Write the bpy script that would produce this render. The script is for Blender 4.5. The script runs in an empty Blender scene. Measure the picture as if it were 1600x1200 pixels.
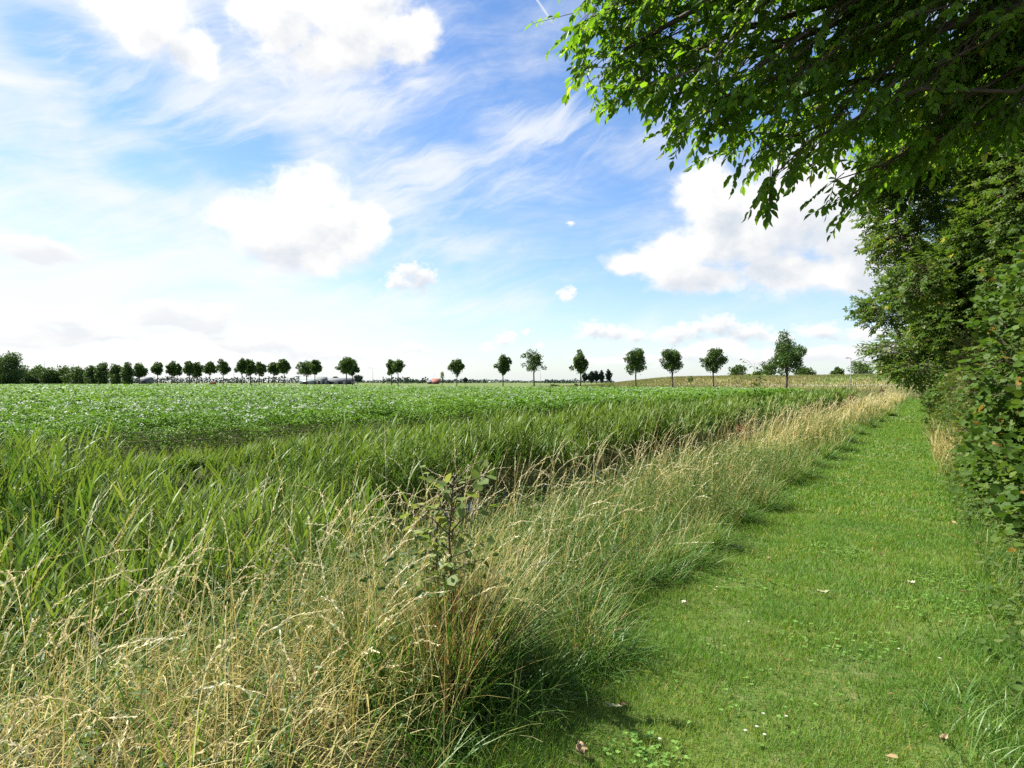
import bpy, math, numpy as np
from math import radians as R
rng = np.random.default_rng(11)
scene = bpy.context.scene
COL = scene.collection

# ------------------------------------------------------------------ camera frame (the path runs along +Y)
F = 1067.0
AY = math.atan(0.6213)
CA, SA = math.cos(AY), math.sin(AY)
CH = 1.6

def at(px, d, z):
    """point seen in direction px (photo column) at depth d metres and height z"""
    r = (px - 800) / F * d
    return np.array([r * CA - d * SA, r * SA + d * CA, z])

def ground_at(px, py, z=0.0):
    d = (CH - z) * F / (py - 597)
    return at(px, d, z)

def zof(py, d):
    return CH + (597 - py) / F * d

def cam_rd(X, Y):
    return X * CA + Y * SA, -X * SA + Y * CA

def U(a, b, n=None):
    return rng.uniform(a, b, n)

# ------------------------------------------------------------------ value noise (for heights and densities)
_perm = np.random.default_rng(3).random((64, 64))
def vnoise(x, y):
    x = np.asarray(x, float); y = np.asarray(y, float)
    xi = np.floor(x).astype(int); yi = np.floor(y).astype(int)
    fx = x - xi; fy = y - yi
    fx = fx * fx * (3 - 2 * fx); fy = fy * fy * (3 - 2 * fy)
    p = lambda a, b: _perm[a % 64, b % 64]
    return (p(xi, yi) * (1 - fx) + p(xi + 1, yi) * fx) * (1 - fy) + (p(xi, yi + 1) * (1 - fx) + p(xi + 1, yi + 1) * fx) * fy
def fbm(x, y, o=3):
    s = 0; a = .5; t = 0
    for i in range(o):
        s = s + a * vnoise(x * 2 ** i + 17 * i, y * 2 ** i + 5 * i); t += a; a *= .5
    return s / t
def sstep(a, b, x):
    t = np.clip((np.asarray(x, float) - a) / (b - a), 0, 1)
    return t * t * (3 - 2 * t)

# ------------------------------------------------------------------ terrain
def dike_coord(X, Y):
    r, d = cam_rd(X, Y)
    # foot line from (10,215) to (49,105)
    ax, ay, bx, by = 10., 215., 49., 105.
    L = math.hypot(bx - ax, by - ay); tx, ty = (bx - ax) / L, (by - ay) / L
    s = (r - ax) * tx + (d - ay) * ty
    n = (r - ax) * (-ty) + (d - ay) * tx      # positive = beyond the foot
    return s, n
def ditch_fade(Y):
    return sstep(96, 84, Y)
def gz(X, Y):
    X = np.asarray(X, float); Y = np.asarray(Y, float)
    w = .25 * (fbm(Y * .23, Y * 0 + 3.1) - .5)
    Xd = X + w
    prof = -1.05 * sstep(-3.3, -5.6, Xd) + 1.05 * sstep(-8.0, -11.2, Xd)
    z = prof * ditch_fade(Y)
    s, n = dike_coord(X, Y)
    h = (2.75 + .25 * (fbm(s * .05, n * .05) - .5)) * sstep(-12, 46, s) * sstep(0, 22, n) * sstep(330, 150, n)
    h = h + .25 * (fbm(s * .12 + 9, n * .12) - .5) * sstep(2, 12, n) * sstep(150, 60, n) * sstep(-10, 30, s)
    z = z + h
    z = z + .05 * (fbm(X * .9, Y * .9) - .5) * sstep(40, 10, np.abs(Y)) * sstep(-1.9, -2.6, X)
    return z
def path_l(Y):
    Y = np.asarray(Y, float)
    return -1.98 + .55 * sstep(4.6, 2.2, Y) + .22 * (fbm(Y * .55, Y * 0 + 7.7) - .5)
def path_r(Y):
    Y = np.asarray(Y, float)
    return np.interp(Y, [2, 5, 10, 18, 40, 70], [.42, .38, .30, .10, -.12, -.40]) + .12 * (fbm(Y * .8, Y * 0 + 2.2) - .5)

# ------------------------------------------------------------------ mesh helpers
class MB:
    def __init__(s):
        s.V = []; s.Q = []; s.T = []; s.r = []; s.t = []; s.n = 0; s.qm = []; s.tm = []
    def add(s, V, Q=None, rnd=0.5, t=0.0, tri=None, mi=0):
        V = np.asarray(V, np.float32).reshape(-1, 3); k = len(V)
        s.V.append(V)
        s.r.append(np.broadcast_to(np.asarray(rnd, np.float32), (k,)))
        s.t.append(np.broadcast_to(np.asarray(t, np.float32), (k,)))
        if Q is not None and len(Q):
            q = np.asarray(Q, np.int64).reshape(-1, 4) + s.n
            s.Q.append(q); s.qm.append(np.full(len(q), mi, np.int32))
        if tri is not None and len(tri):
            q = np.asarray(tri, np.int64).reshape(-1, 3) + s.n
            s.T.append(q); s.tm.append(np.full(len(q), mi, np.int32))
        s.n += k
    def build(s, name, mats, parent=None, smooth=False, origin=None):
        me = bpy.data.meshes.new(name)
        V = np.concatenate(s.V).astype(np.float32)
        if origin is not None:
            V = V - np.asarray(origin, np.float32)
        Q = np.concatenate(s.Q) if s.Q else np.zeros((0, 4), np.int64)
        T = np.concatenate(s.T) if s.T else np.zeros((0, 3), np.int64)
        nl = Q.size + T.size; npol = len(Q) + len(T)
        me.vertices.add(len(V)); me.vertices.foreach_set('co', V.ravel())
        me.loops.add(nl); me.loops.foreach_set('vertex_index', np.concatenate([Q.ravel(), T.ravel()]).astype(np.int32))
        me.polygons.add(npol)
        me.polygons.foreach_set('loop_start', np.concatenate([np.arange(len(Q)) * 4, Q.size + np.arange(len(T)) * 3]).astype(np.int32))
        mi = np.concatenate((s.qm or [np.zeros(0, np.int32)]) + (s.tm or [np.zeros(0, np.int32)]))
        me.polygons.foreach_set('material_index', mi.astype(np.int32))
        if smooth:
            me.polygons.foreach_set('use_smooth', np.ones(npol, bool))
        me.update(calc_edges=True)
        a = me.attributes.new('rnd', 'FLOAT', 'POINT'); a.data.foreach_set('value', np.concatenate(s.r).astype(np.float32))
        a = me.attributes.new('tip', 'FLOAT', 'POINT'); a.data.foreach_set('value', np.concatenate(s.t).astype(np.float32))
        for m in (mats if isinstance(mats, (list, tuple)) else [mats]):
            me.materials.append(m)
        o = bpy.data.objects.new(name, me); COL.objects.link(o)
        if origin is not None and parent is None:
            o.location = origin
        if parent is not None:
            o.parent = parent
        return o

def tag(o, label=None, cat=None, group=None, kind=None):
    if label: o['label'] = label
    if cat: o['category'] = cat
    if group: o['group'] = group
    if kind: o['kind'] = kind
    return o
def thing(name, loc, label, cat, group=None):
    o = bpy.data.objects.new(name, None); COL.objects.link(o)
    o.empty_display_size = .2
    o.location = [float(v) for v in loc]
    return tag(o, label, cat, group)

def axis_curve(base, az, h, th0, th1, nseg, power=1.0):
    """bent stalks: (N, nseg+1, 3) points, theta from vertical goes th0 -> th1"""
    base = np.asarray(base, float); N = len(base)
    t = (np.arange(nseg) + .5) / nseg
    th = th0[:, None] + (th1 - th0)[:, None] * t[None, :] ** power
    ds = (h / nseg)[:, None]
    hx = np.concatenate([np.zeros((N, 1)), np.cumsum(np.sin(th) * ds, 1)], 1)
    hz = np.concatenate([np.zeros((N, 1)), np.cumsum(np.cos(th) * ds, 1)], 1)
    P = np.empty((N, nseg + 1, 3))
    P[:, :, 0] = base[:, None, 0] + hx * np.cos(az)[:, None]
    P[:, :, 1] = base[:, None, 1] + hx * np.sin(az)[:, None]
    P[:, :, 2] = base[:, None, 2] + hz
    return P
def ribbon(mb, P, side, prof, rnd, mi=0):
    """P (N,K,3); side (N,3); prof (K,) or (N,K) half widths"""
    N, K, _ = P.shape
    prof = np.broadcast_to(prof, (N, K))
    off = side[:, None, :] * prof[:, :, None]
    V = np.stack([P - off, P + off], 2).reshape(-1, 3)
    i = (np.arange(N)[:, None] * K + np.arange(K - 1)[None, :]) * 2
    Q = np.stack([i, i + 1, i + 3, i + 2], -1).reshape(-1, 4)
    t = np.broadcast_to(np.linspace(0, 1, K)[None, :, None], (N, K, 2)).ravel()
    mb.add(V, Q, np.repeat(rnd, K * 2), t, mi=mi)
def blades(mb, base, h, w, lean, droop, nseg=3, rnd=None, az=None, shape='grass', mi=0, power=1.0):
    N = len(base)
    if N == 0: return None
    h = np.broadcast_to(h, (N,)).astype(float); w = np.broadcast_to(w, (N,)).astype(float)
    az = U(0, 2 * np.pi, N) if az is None else az
    rnd = rng.random(N) if rnd is None else rnd
    th0 = np.broadcast_to(lean, (N,)).astype(float); th1 = th0 + np.broadcast_to(droop, (N,))
    P = axis_curve(base, az, h, th0, th1, nseg, power)
    fa = az + np.pi / 2 + rng.normal(0, .5, N)
    side = np.stack([np.cos(fa), np.sin(fa), np.zeros(N)], 1)
    t = np.linspace(0, 1, nseg + 1)
    if shape == 'grass':
        prof = (1 - t ** 1.8) * .92 + .04
    elif shape == 'reed':
        prof = np.interp(t, [0, .15, .45, 1], [.45, .9, 1, .03])
    else:
        prof = 1 - .6 * t
    ribbon(mb, P, side, prof[None, :] * w[:, None] * .5, rnd, mi)
    return P, rnd

def norm(v):
    return v / np.maximum(np.linalg.norm(v, axis=-1, keepdims=True), 1e-9)

OVATE = (np.array([[0, 0, 0], [.21, .24, .06], [.23, .58, .04], [0, 1, -.14], [-.23, .58, .04], [-.21, .24, .06]]), np.array([[0, 1, 2, 3], [0, 3, 4, 5]]))
ROUND = (np.array([[0, 0, 0], [.40, .22, .06], [.40, .68, .05], [0, 1, -.06], [-.40, .68, .05], [-.40, .22, .06]]), np.array([[0, 1, 2, 3], [0, 3, 4, 5]]))
NARROW = (np.array([[0, 0, 0], [.15, .26, .03], [.13, .62, .02], [0, 1, -.12], [-.13, .62, .02], [-.15, .26, .03]]), np.array([[0, 1, 2, 3], [0, 3, 4, 5]]))
_l = lambda a, L, w: [[0, 0, 0], [math.sin(a) * L * .55 + math.cos(a) * w, math.cos(a) * L * .55 - math.sin(a) * w, .03], [math.sin(a) * L, math.cos(a) * L, -.08], [math.sin(a) * L * .55 - math.cos(a) * w, math.cos(a) * L * .55 + math.sin(a) * w, .03]]
LOBED = (np.array(_l(0, 1, .2) + _l(.95, .8, .17) + _l(-.95, .8, .17)), np.array([[0, 1, 2, 3], [4, 5, 6, 7], [8, 9, 10, 11]]))
QUAD = (np.array([[0, 0, 0], [.42, .45, .1], [.05, 1, 0], [-.38, .55, -.1]]), np.array([[0, 1, 2, 3]]))
TRI2 = (np.array([[0, 0, 0], [.5, .3, .12], [.12, 1, -.06], [-.45, .6, .1]]), np.array([[0, 1, 2, 3]]))

def leaves(mb, P, D, Nn, L, tmpl=OVATE, rnd=None, mi=0):
    N = len(P)
    if N == 0: return
    T, Fc = tmpl
    D = norm(D); S = norm(np.cross(D, Nn)); Nn = np.cross(S, D)
    L = np.broadcast_to(L, (N,))
    V = P[:, None, :] + L[:, None, None] * (T[None, :, 0, None] * S[:, None, :] + T[None, :, 1, None] * D[:, None, :] + T[None, :, 2, None] * Nn[:, None, :])
    K = len(T)
    Q = (np.arange(N) * K)[:, None, None] + Fc[None]
    rnd = rng.random(N) if rnd is None else rnd
    mb.add(V.reshape(-1, 3), Q.reshape(-1, 4), np.repeat(rnd, K), np.tile(T[:, 1], N), mi=mi)

def tube(mb, pts, rad, sides=6, rnd=.5, mi=0, cap=True):
    pts = np.asarray(pts, float); K = len(pts)
    rad = np.broadcast_to(rad, (K,))
    tan = norm(np.gradient(pts, axis=0))
    ref = np.array([0, 0, 1.]) if abs(tan[0][2]) < .9 else np.array([1., 0, 0])
    V = []
    for k in range(K):
        a = norm(np.cross(tan[k], ref)); b = np.cross(tan[k], a)
        an = np.arange(sides) * 2 * np.pi / sides
        V.append(pts[k] + rad[k] * (np.cos(an)[:, None] * a + np.sin(an)[:, None] * b))
    V = np.concatenate(V)
    Q = []
    for k in range(K - 1):
        for j in range(sides):
            Q.append([k * sides + j, k * sides + (j + 1) % sides, (k + 1) * sides + (j + 1) % sides, (k + 1) * sides + j])
    tri = []
    if cap:
        V = np.concatenate([V, pts[:1], pts[-1:]])
        for j in range(sides):
            tri.append([K * sides, (j + 1) % sides, j]); tri.append([K * sides + 1, (K - 1) * sides + j, (K - 1) * sides + (j + 1) % sides])
    mb.add(V, Q, rnd, 0, tri)
def sticks(mb, A, B, ra, rb, rnd=None):
    """many straight three-sided twigs at once"""
    N = len(A)
    if N == 0: return
    d = norm(B - A); ref = np.where(np.abs(d[:, 2:3]) < .9, np.array([[0, 0, 1.]]), np.array([[1., 0, 0]]))
    a = norm(np.cross(d, ref)); b = np.cross(d, a)
    ra = np.broadcast_to(ra, (N,)); rb = np.broadcast_to(rb, (N,))
    V = np.empty((N, 6, 3))
    for j in range(3):
        c, s_ = math.cos(j * 2.0944), math.sin(j * 2.0944)
        V[:, j] = A + ra[:, None] * (c * a + s_ * b); V[:, 3 + j] = B + rb[:, None] * (c * a + s_ * b)
    f = np.array([[0, 1, 4, 3], [1, 2, 5, 4], [2, 0, 3, 5]])
    Q = (np.arange(N) * 6)[:, None, None] + f[None]
    mb.add(V.reshape(-1, 3), Q.reshape(-1, 4), .5 if rnd is None else np.repeat(rnd, 6), 0)
def box(mb, c, s, rz=0, mi=0):
    x, y, z = [v / 2 for v in s]
    V = np.array([[i, j, k] for k in (-z, z) for (i, j) in ((-x, -y), (x, -y), (x, y), (-x, y))])
    ca, sa = math.cos(rz), math.sin(rz)
    V = V @ np.array([[ca, sa, 0], [-sa, ca, 0], [0, 0, 1]]) + np.asarray(c)
    mb.add(V, [[3, 2, 1, 0], [4, 5, 6, 7], [0, 1, 5, 4], [1, 2, 6, 5], [2, 3, 7, 6], [3, 0, 4, 7]], mi=mi)

# ------------------------------------------------------------------ materials
def nd(nt, typ, **kw):
    n = nt.nodes.new(typ)
    for k, v in kw.items(): setattr(n, k, v)
    return n
def ramp(nt, fac, stops, interp='LINEAR'):
    n = nt.nodes.new('ShaderNodeValToRGB'); cr = n.color_ramp; cr.interpolation = interp
    while len(cr.elements) < len(stops): cr.elements.new(.5)
    for e, (p, c) in zip(cr.elements, stops):
        e.position = p; e.color = (*c, 1)
    nt.links.new(fac, n.inputs[0]); return n.outputs[0]
def mixc(nt, fac, a, b, blend='MIX'):
    n = nt.nodes.new('ShaderNodeMix'); n.data_type = 'RGBA'; n.blend_type = blend
    for s, v in ((n.inputs[0], fac), (n.inputs[6], a), (n.inputs[7], b)):
        if isinstance(v, (int, float)): s.default_value = v
        elif isinstance(v, tuple): s.default_value = (*v, 1)
        else: nt.links.new(v, s)
    return n.outputs[2]
def newmat(name):
    m = bpy.data.materials.new(name); m.use_nodes = True; m.node_tree.nodes.clear()
    return m, m.node_tree
def noise(nt, scale, detail=3, vec=None, rough=.5, dist=0):
    n = nt.nodes.new('ShaderNodeTexNoise'); n.inputs['Scale'].default_value = scale; n.inputs['Detail'].default_value = detail
    n.inputs['Roughness'].default_value = rough; n.inputs['Distortion'].default_value = dist
    if vec is not None: nt.links.new(vec, n.inputs['Vector'])
    return n.outputs['Fac']
def leafmat(name, stops, trans=.35, rough=.5, spec=.3, tipcol=None, basecol=None, patch=None, tboost=(1.25, 1.25, .7)):
    """stops: ramp over the per-leaf random value; tipcol/basecol: real colour change along a blade; patch: (scale, colour, amount) areas of another growth"""
    m, nt = newmat(name)
    a = nd(nt, 'ShaderNodeAttribute', attribute_name='rnd')
    c = ramp(nt, a.outputs['Fac'], stops)
    tp = nd(nt, 'ShaderNodeAttribute', attribute_name='tip')
    if tipcol:
        c = mixc(nt, ramp(nt, tp.outputs['Fac'], [(tipcol[0], (0, 0, 0)), (1, (tipcol[2],) * 3)]), c, tipcol[1])
    if basecol:
        c = mixc(nt, ramp(nt, tp.outputs['Fac'], [(0, (basecol[2],) * 3), (basecol[0], (0, 0, 0))]), c, basecol[1])
    if patch:
        g = nd(nt, 'ShaderNodeNewGeometry')
        f = ramp(nt, noise(nt, patch[0], 3, g.outputs['Position']), [(.42, (0, 0, 0)), (.62, (patch[2],) * 3)])
        c = mixc(nt, f, c, patch[1])
    p = nd(nt, 'ShaderNodeBsdfPrincipled'); p.inputs['Roughness'].default_value = rough
    p.inputs['Specular IOR Level'].default_value = spec
    nt.links.new(c, p.inputs['Base Color'])
    out = nd(nt, 'ShaderNodeOutputMaterial')
    if trans > 0:
        tr = nd(nt, 'ShaderNodeBsdfTranslucent')
        nt.links.new(mixc(nt, 1., c, tboost, 'MULTIPLY'), tr.inputs['Color'])
        mx = nd(nt, 'ShaderNodeMixShader'); mx.inputs[0].default_value = trans
        nt.links.new(p.outputs[0], mx.inputs[1]); nt.links.new(tr.outputs[0], mx.inputs[2])
        nt.links.new(mx.outputs[0], out.inputs[0])
    else:
        nt.links.new(p.outputs[0], out.inputs[0])
    return m
def solid(name, col, rough=.8, col2=None, scale=8, metal=0):
    m, nt = newmat(name)
    p = nd(nt, 'ShaderNodeBsdfPrincipled'); p.inputs['Roughness'].default_value = rough; p.inputs['Metallic'].default_value = metal
    tc = nd(nt, 'ShaderNodeTexCoord')
    c2 = col2 or tuple(v * .65 for v in col)
    c = mixc(nt, ramp(nt, noise(nt, scale, 5, tc.outputs['Object']), [(.35, (0, 0, 0)), (.65, (1, 1, 1))]), col, c2)
    nt.links.new(c, p.inputs['Base Color'])
    o = nd(nt, 'ShaderNodeOutputMaterial'); nt.links.new(p.outputs[0], o.inputs[0])
    return m

M_lawn = leafmat('lawn_blade', [(0, (0.077, 0.165, 0.014)), (.55, (0.135, 0.244, 0.028)), (.9, (0.211, 0.299, 0.050)), (.94, (0.400, 0.299, 0.100)), (1, (0.495, 0.330, 0.116))], .42, .5, .25, basecol=(.35, (.20, .20, .07), .5), patch=(1.6, (.065, .185, .026), .5))
M_straw = leafmat('dry_grass_blade', [(0, (0.174, 0.168, 0.039)), (.25, (0.295, 0.257, 0.072)), (.55, (0.418, 0.355, 0.129)), (.85, (0.538, 0.488, 0.229)), (.95, (0.625, 0.586, 0.323)), (.97, (0.287, 0.134, 0.036)), (1, (0.226, 0.106, 0.033))], .32, .6, .2, tboost=(1.1, 1.0, .8))
M_strawhead = leafmat('seed_head', [(0, (0.378, 0.312, 0.148)), (.5, (0.541, 0.476, 0.265)), (1, (0.722, 0.687, 0.466))], .3, .6, .2, tboost=(1.1, 1.0, .85))
M_vgreen = leafmat('verge_green_blade', [(0, (0.046, 0.125, 0.014)), (.5, (0.084, 0.179, 0.025)), (.85, (0.160, 0.242, 0.043)), (1, (0.302, 0.287, 0.086))], .38, .45, .35, tipcol=(.6, (.32, .30, .10), .30))
M_reed = leafmat('reed_blade', [(0, (0.038, 0.093, 0.014)), (.4, (0.062, 0.139, 0.019)), (.8, (0.124, 0.202, 0.029)), (1, (0.249, 0.255, 0.058))], .33, .5, .22, tipcol=(.55, (.27, .30, .05), .6), patch=(.35, (.15, .22, .035), .7))
M_reedstem = leafmat('reed_stem', [(0, (.10, .16, .04)), (.6, (.18, .20, .07)), (1, (.30, .25, .12))], .15)
M_potato = leafmat('potato_leaf', [(0, (0.061, 0.143, 0.013)), (.5, (0.106, 0.212, 0.022)), (1, (0.163, 0.276, 0.035))], .38, .55, .2, patch=(.12, (.075, .17, .024), .5))
M_white = leafmat('white_petal', [(0, (0.612, 0.612, 0.561)), (1, (0.722, 0.714, 0.697))], .25, .6, .2, tboost=(1, 1, 1))
M_cherry = leafmat('cherry_leaf', [(0, (0.046, 0.109, 0.014)), (.5, (0.085, 0.176, 0.020)), (.9, (0.145, 0.239, 0.031)), (1, (0.276, 0.309, 0.046))], .58, .42, .3, tboost=(1.75, 1.7, .5))
M_maple = leafmat('maple_leaf', [(0, (0.042, 0.086, 0.013)), (.5, (0.067, 0.125, 0.018)), (.9, (0.109, 0.154, 0.029)), (1, (0.269, 0.243, 0.083))], .42, .5, .22, tboost=(1.5, 1.5, .6))
M_hazel = leafmat('hazel_leaf', [(0, (0.040, 0.087, 0.012)), (.5, (0.066, 0.130, 0.019)), (.93, (0.111, 0.162, 0.026)), (1, (0.250, 0.156, 0.043))], .4, .62, .2)
M_thorn = leafmat('hawthorn_leaf', [(0, (0.065, 0.108, 0.018)), (.5, (0.115, 0.158, 0.029)), (.85, (0.173, 0.187, 0.043)), (1, (0.245, 0.144, 0.050))], .4, .5, .3)
M_far = leafmat('roadside_tree_leaf', [(0, (0.035, 0.075, 0.018)), (.5, (0.056, 0.106, 0.022)), (1, (0.094, 0.144, 0.033))], .3, .55, .25)
M_farpale = leafmat('birch_leaf', [(0, (.12, .17, .07)), (1, (.22, .26, .12))], .3, .6, .2)
M_fardark = leafmat('haze_tinted_far_leaf', [(0, (.016, .032, .024)), (1, (.034, .055, .038))], .15, .7, .15)  # dark far foliage; distance haze is put into the colour as a bluish tint
M_weed = leafmat('weed_leaf', [(0, (0.045, 0.095, 0.016)), (.6, (0.083, 0.140, 0.029)), (1, (0.140, 0.173, 0.051))], .38, .5, .3)
M_bark = solid('bark', (.075, .058, .042), .9, (.035, .028, .022), 14)
M_twig = solid('twig_bark', (.12, .085, .055), .85, (.06, .045, .03), 20)
M_brown = leafmat('brown_leaf', [(0, (0.080, 0.044, 0.024)), (.5, (0.160, 0.092, 0.044)), (1, (0.288, 0.208, 0.104))], .15, .7, .2, tboost=(1, 1, 1))
M_clover = leafmat('clover_leaf', [(0, (.10, .22, .035)), (1, (.19, .32, .07))], .35, .6, .2)
M_sapling = leafmat('sapling_leaf', [(0, (0.094, 0.144, 0.037)), (.6, (0.163, 0.225, 0.056)), (1, (0.250, 0.263, 0.088))], .4, .6, .2)
M_dock = leafmat('dock_seed', [(0, (.09, .022, .012)), (1, (.17, .05, .025))], .1, .7, .2, tboost=(1, 1, 1))
M_dikegrass = leafmat('meadow_grass', [(0, (0.108, 0.122, 0.040)), (.5, (0.180, 0.169, 0.072)), (1, (0.259, 0.230, 0.115))], .3, .6, .2, patch=(.05, (.12, .17, .045), .85))

# ------------------------------------------------------------------ world: Nishita sky with clouds by direction
SUN_AZ_LEFT = 68.0      # degrees left of the view direction
SUN_EL = 47.0
def build_world(strength, cloud_gain):
    w = bpy.data.worlds.new('World'); scene.world = w; w.use_nodes = True
    nt = w.node_tree; nt.nodes.clear(); L = nt.links
    def setin(s, v):
        if isinstance(v, (int, float)): s.default_value = v
        elif isinstance(v, (tuple, list)): s.default_value = v
        else: L.new(v, s)
    def M(op, a, b=0., c=None, clamp=False):
        n = nt.nodes.new('ShaderNodeMath'); n.operation = op; n.use_clamp = clamp
        setin(n.inputs[0], a); setin(n.inputs[1], b)
        if c is not None: setin(n.inputs[2], c)
        return n.outputs[0]
    def VM(op, a, b=None, c=None, out=0):
        n = nt.nodes.new('ShaderNodeVectorMath'); n.operation = op
        setin(n.inputs[0], a)
        if b is not None: setin(n.inputs[1], b)
        if c is not None: setin(n.inputs[2], c)
        return n.outputs[out]
    def SS(x, a, b, lo=0., hi=1.):
        n = nt.nodes.new('ShaderNodeMapRange'); n.interpolation_type = 'SMOOTHSTEP'
        setin(n.inputs[0], x); n.inputs[1].default_value = a; n.inputs[2].default_value = b; n.inputs[3].default_value = lo; n.inputs[4].default_value = hi
        return n.outputs[0]
    def comb(x, y, z=0.):
        n = nt.nodes.new('ShaderNodeCombineXYZ'); setin(n.inputs[0], x); setin(n.inputs[1], y); setin(n.inputs[2], z); return n.outputs[0]
    def NZ(vec, scale, detail=5, rough=.55, dist=0., typ=None):
        n = nt.nodes.new('ShaderNodeTexNoise'); L.new(vec, n.inputs['Vector'])
        n.inputs['Scale'].default_value = scale; n.inputs['Detail'].default_value = detail; n.inputs['Roughness'].default_value = rough; n.inputs['Distortion'].default_value = dist
        return n.outputs['Fac']
    tc = nt.nodes.new('ShaderNodeTexCoord')
    dirv = VM('NORMALIZE', tc.outputs['Generated'])
    right = (CA, SA, 0); fwd = (-SA, CA, 0)
    u = M('ARCTAN2', VM('DOT_PRODUCT', dirv, right, out=1), VM('DOT_PRODUCT', dirv, fwd, out=1))
    sep = nt.nodes.new('ShaderNodeSeparateXYZ'); L.new(dirv, sep.inputs[0])
    v = M('ARCSINE', sep.outputs[2])
    P = comb(u, v)
    sky = nt.nodes.new('ShaderNodeTexSky'); sky.sky_type = 'NISHITA'; sky.sun_disc = False
    sky.sun_elevation = R(SUN_EL)
    sky.sun_rotation = -(AY + R(SUN_AZ_LEFT))
    sky.air_density = 1.0; sky.dust_density = .5; sky.ozone_density = 1.6; sky.altitude = 0
    def uv(px, py):
        return math.atan((px - 800) / F), math.atan((597 - py) / math.hypot(F, px - 800))
    def field(PP, blobs):
        cur = None
        for (px, py, rx, ry) in blobs:
            cu, cv = uv(px, py)
            k = math.cos(cu)
            ru, rv = rx / F * k * k, ry / F * k
            q = VM('MULTIPLY_ADD', PP, (1 / ru, 1 / rv, 0), (-cu / ru, -cv / rv, 0))
            ln = VM('LENGTH', q, out=1)
            if cur is None: cur = ln
            else:
                n = nt.nodes.new('ShaderNodeMath'); n.operation = 'SMOOTH_MIN'; setin(n.inputs[0], cur); setin(n.inputs[1], ln); n.inputs[2].default_value = .25; cur = n.outputs[0]
        return cur
    BIG = [(440, 25, 95, 75), (545, 20, 125, 85), (640, 65, 55, 45), (225, 10, 105, 60), (300, 70, 45, 42), (500, 80, 60, 35),
           (415, 350, 95, 58), (480, 315, 75, 55), (535, 365, 75, 60), (365, 340, 60, 36), (500, 405, 80, 34), (585, 350, 34, 36), (450, 385, 70, 45),
           (985, 412, 50, 24), (1050, 400, 85, 55), (1105, 305, 55, 60), (1150, 355, 110, 85), (1250, 320, 130, 105), (1340, 370, 120, 90), (1100, 438, 90, 30), (1230, 430, 120, 40), (1370, 440, 90, 34)]
    SMALL = [(625, 440, 32, 20), (655, 434, 34, 26), (640, 424, 26, 20), (886, 459, 17, 10), (893, 454, 10, 8), (893, 352, 10, 5),
           (925, 516, 34, 18), (955, 520, 40, 17), (992, 524, 26, 13), (1050, 524, 42, 18), (1085, 515, 38, 20), (1122, 507, 44, 22), (1165, 520, 50, 20), (1210, 528, 40, 14), (1285, 517, 60, 15), (1360, 520, 60, 17),
           (762, 543, 26, 9), (785, 530, 20, 13), (800, 526, 12, 8), (640, 541, 30, 13), (590, 553, 40, 10), (820, 518, 9, 7), (845, 537, 9, 6)]
    LOW = [(265, 488, 95, 22), (100, 498, 70, 20), (325, 500, 50, 26), (180, 522, 130, 20), (410, 535, 110, 20), (40, 525, 110, 20), (520, 553, 80, 14), (60, 390, 110, 26),
           (1250, 556, 170, 16), (1000, 562, 120, 9), (1120, 546, 120, 12), (1400, 545, 120, 14)]
    def warped(sc, amp, sx=1.2):
        q = VM('MULTIPLY', P, (1, sx, 0))
        return VM('ADD', P, comb(M('MULTIPLY', M('SUBTRACT', NZ(q, sc, 3, .5), .5), amp), M('MULTIPLY', M('SUBTRACT', NZ(VM('ADD', q, (3.3, 1.7, 0)), sc, 3, .5), .5), amp)))
    Pn = VM('MULTIPLY', P, (1, 1.3, 1))
    TOSUN = (-.030, .046, 0)
    # large heaps
    Pw = warped(9., .05)
    nz = NZ(Pn, 13., 9, .60, .15)
    fine = NZ(Pn, 60., 6, .62, .3)
    dens = M('ADD', M('SUBTRACT', 1.0, field(Pw, BIG)), M('ADD', M('MULTIPLY', M('SUBTRACT', nz, .5), 1.5), M('MULTIPLY', M('SUBTRACT', fine, .5), .35)))
    a_big = SS(dens, -.06, .46)
    nz2 = NZ(VM('ADD', Pn, (-.012, .024, 0)), 13., 9, .60, .15)
    dens2 = M('ADD', M('SUBTRACT', 1.0, field(VM('ADD', Pw, TOSUN), BIG)), M('MULTIPLY', M('SUBTRACT', nz2, .5), .75))
    shade = SS(dens2, .0, .95)
    bright = M('ADD', M('SUBTRACT', 1.02, M('MULTIPLY', shade, .20)), M('MULTIPLY', M('SUBTRACT', nz, nz2), .45))
    bright = M('ADD', bright, M('MULTIPLY', SS(u, .12, -.40), .08))
    # small heaps
    Ps_ = warped(40., .022)
    ns = M('ADD', M('MULTIPLY', NZ(Pn, 48., 7, .62, .3), .5), M('MULTIPLY', NZ(Pn, 130., 6, .6, .3), .5))
    dens_s = M('ADD', M('SUBTRACT', 1.0, field(Ps_, SMALL)), M('MULTIPLY', M('SUBTRACT', ns, .50), 2.6))
    a_small = M('MULTIPLY', SS(dens_s, -.02, .70), .96)
    ds2 = M('ADD', M('SUBTRACT', 1.0, field(VM('ADD', Ps_, (-.006, .011, 0)), SMALL)), M('MULTIPLY', M('SUBTRACT', NZ(VM('ADD', Pn, (-.004, .008, 0)), 48., 7, .62, .3), .5), 1.2))
    b_small = M('SUBTRACT', 1.02, M('MULTIPLY', SS(ds2, .1, 1.), .22))
    # low soft bank
    Pl = warped(16., .04, 2.)
    nl = NZ(VM('MULTIPLY', P, (1, 1.9, 1)), 22., 8, .6, .2)
    dl = M('ADD', M('SUBTRACT', 1.0, field(Pl, LOW)), M('MULTIPLY', M('SUBTRACT', nl, .5), 1.9))
    a_low = M('MULTIPLY', SS(dl, -.1, .55), .95)
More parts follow.
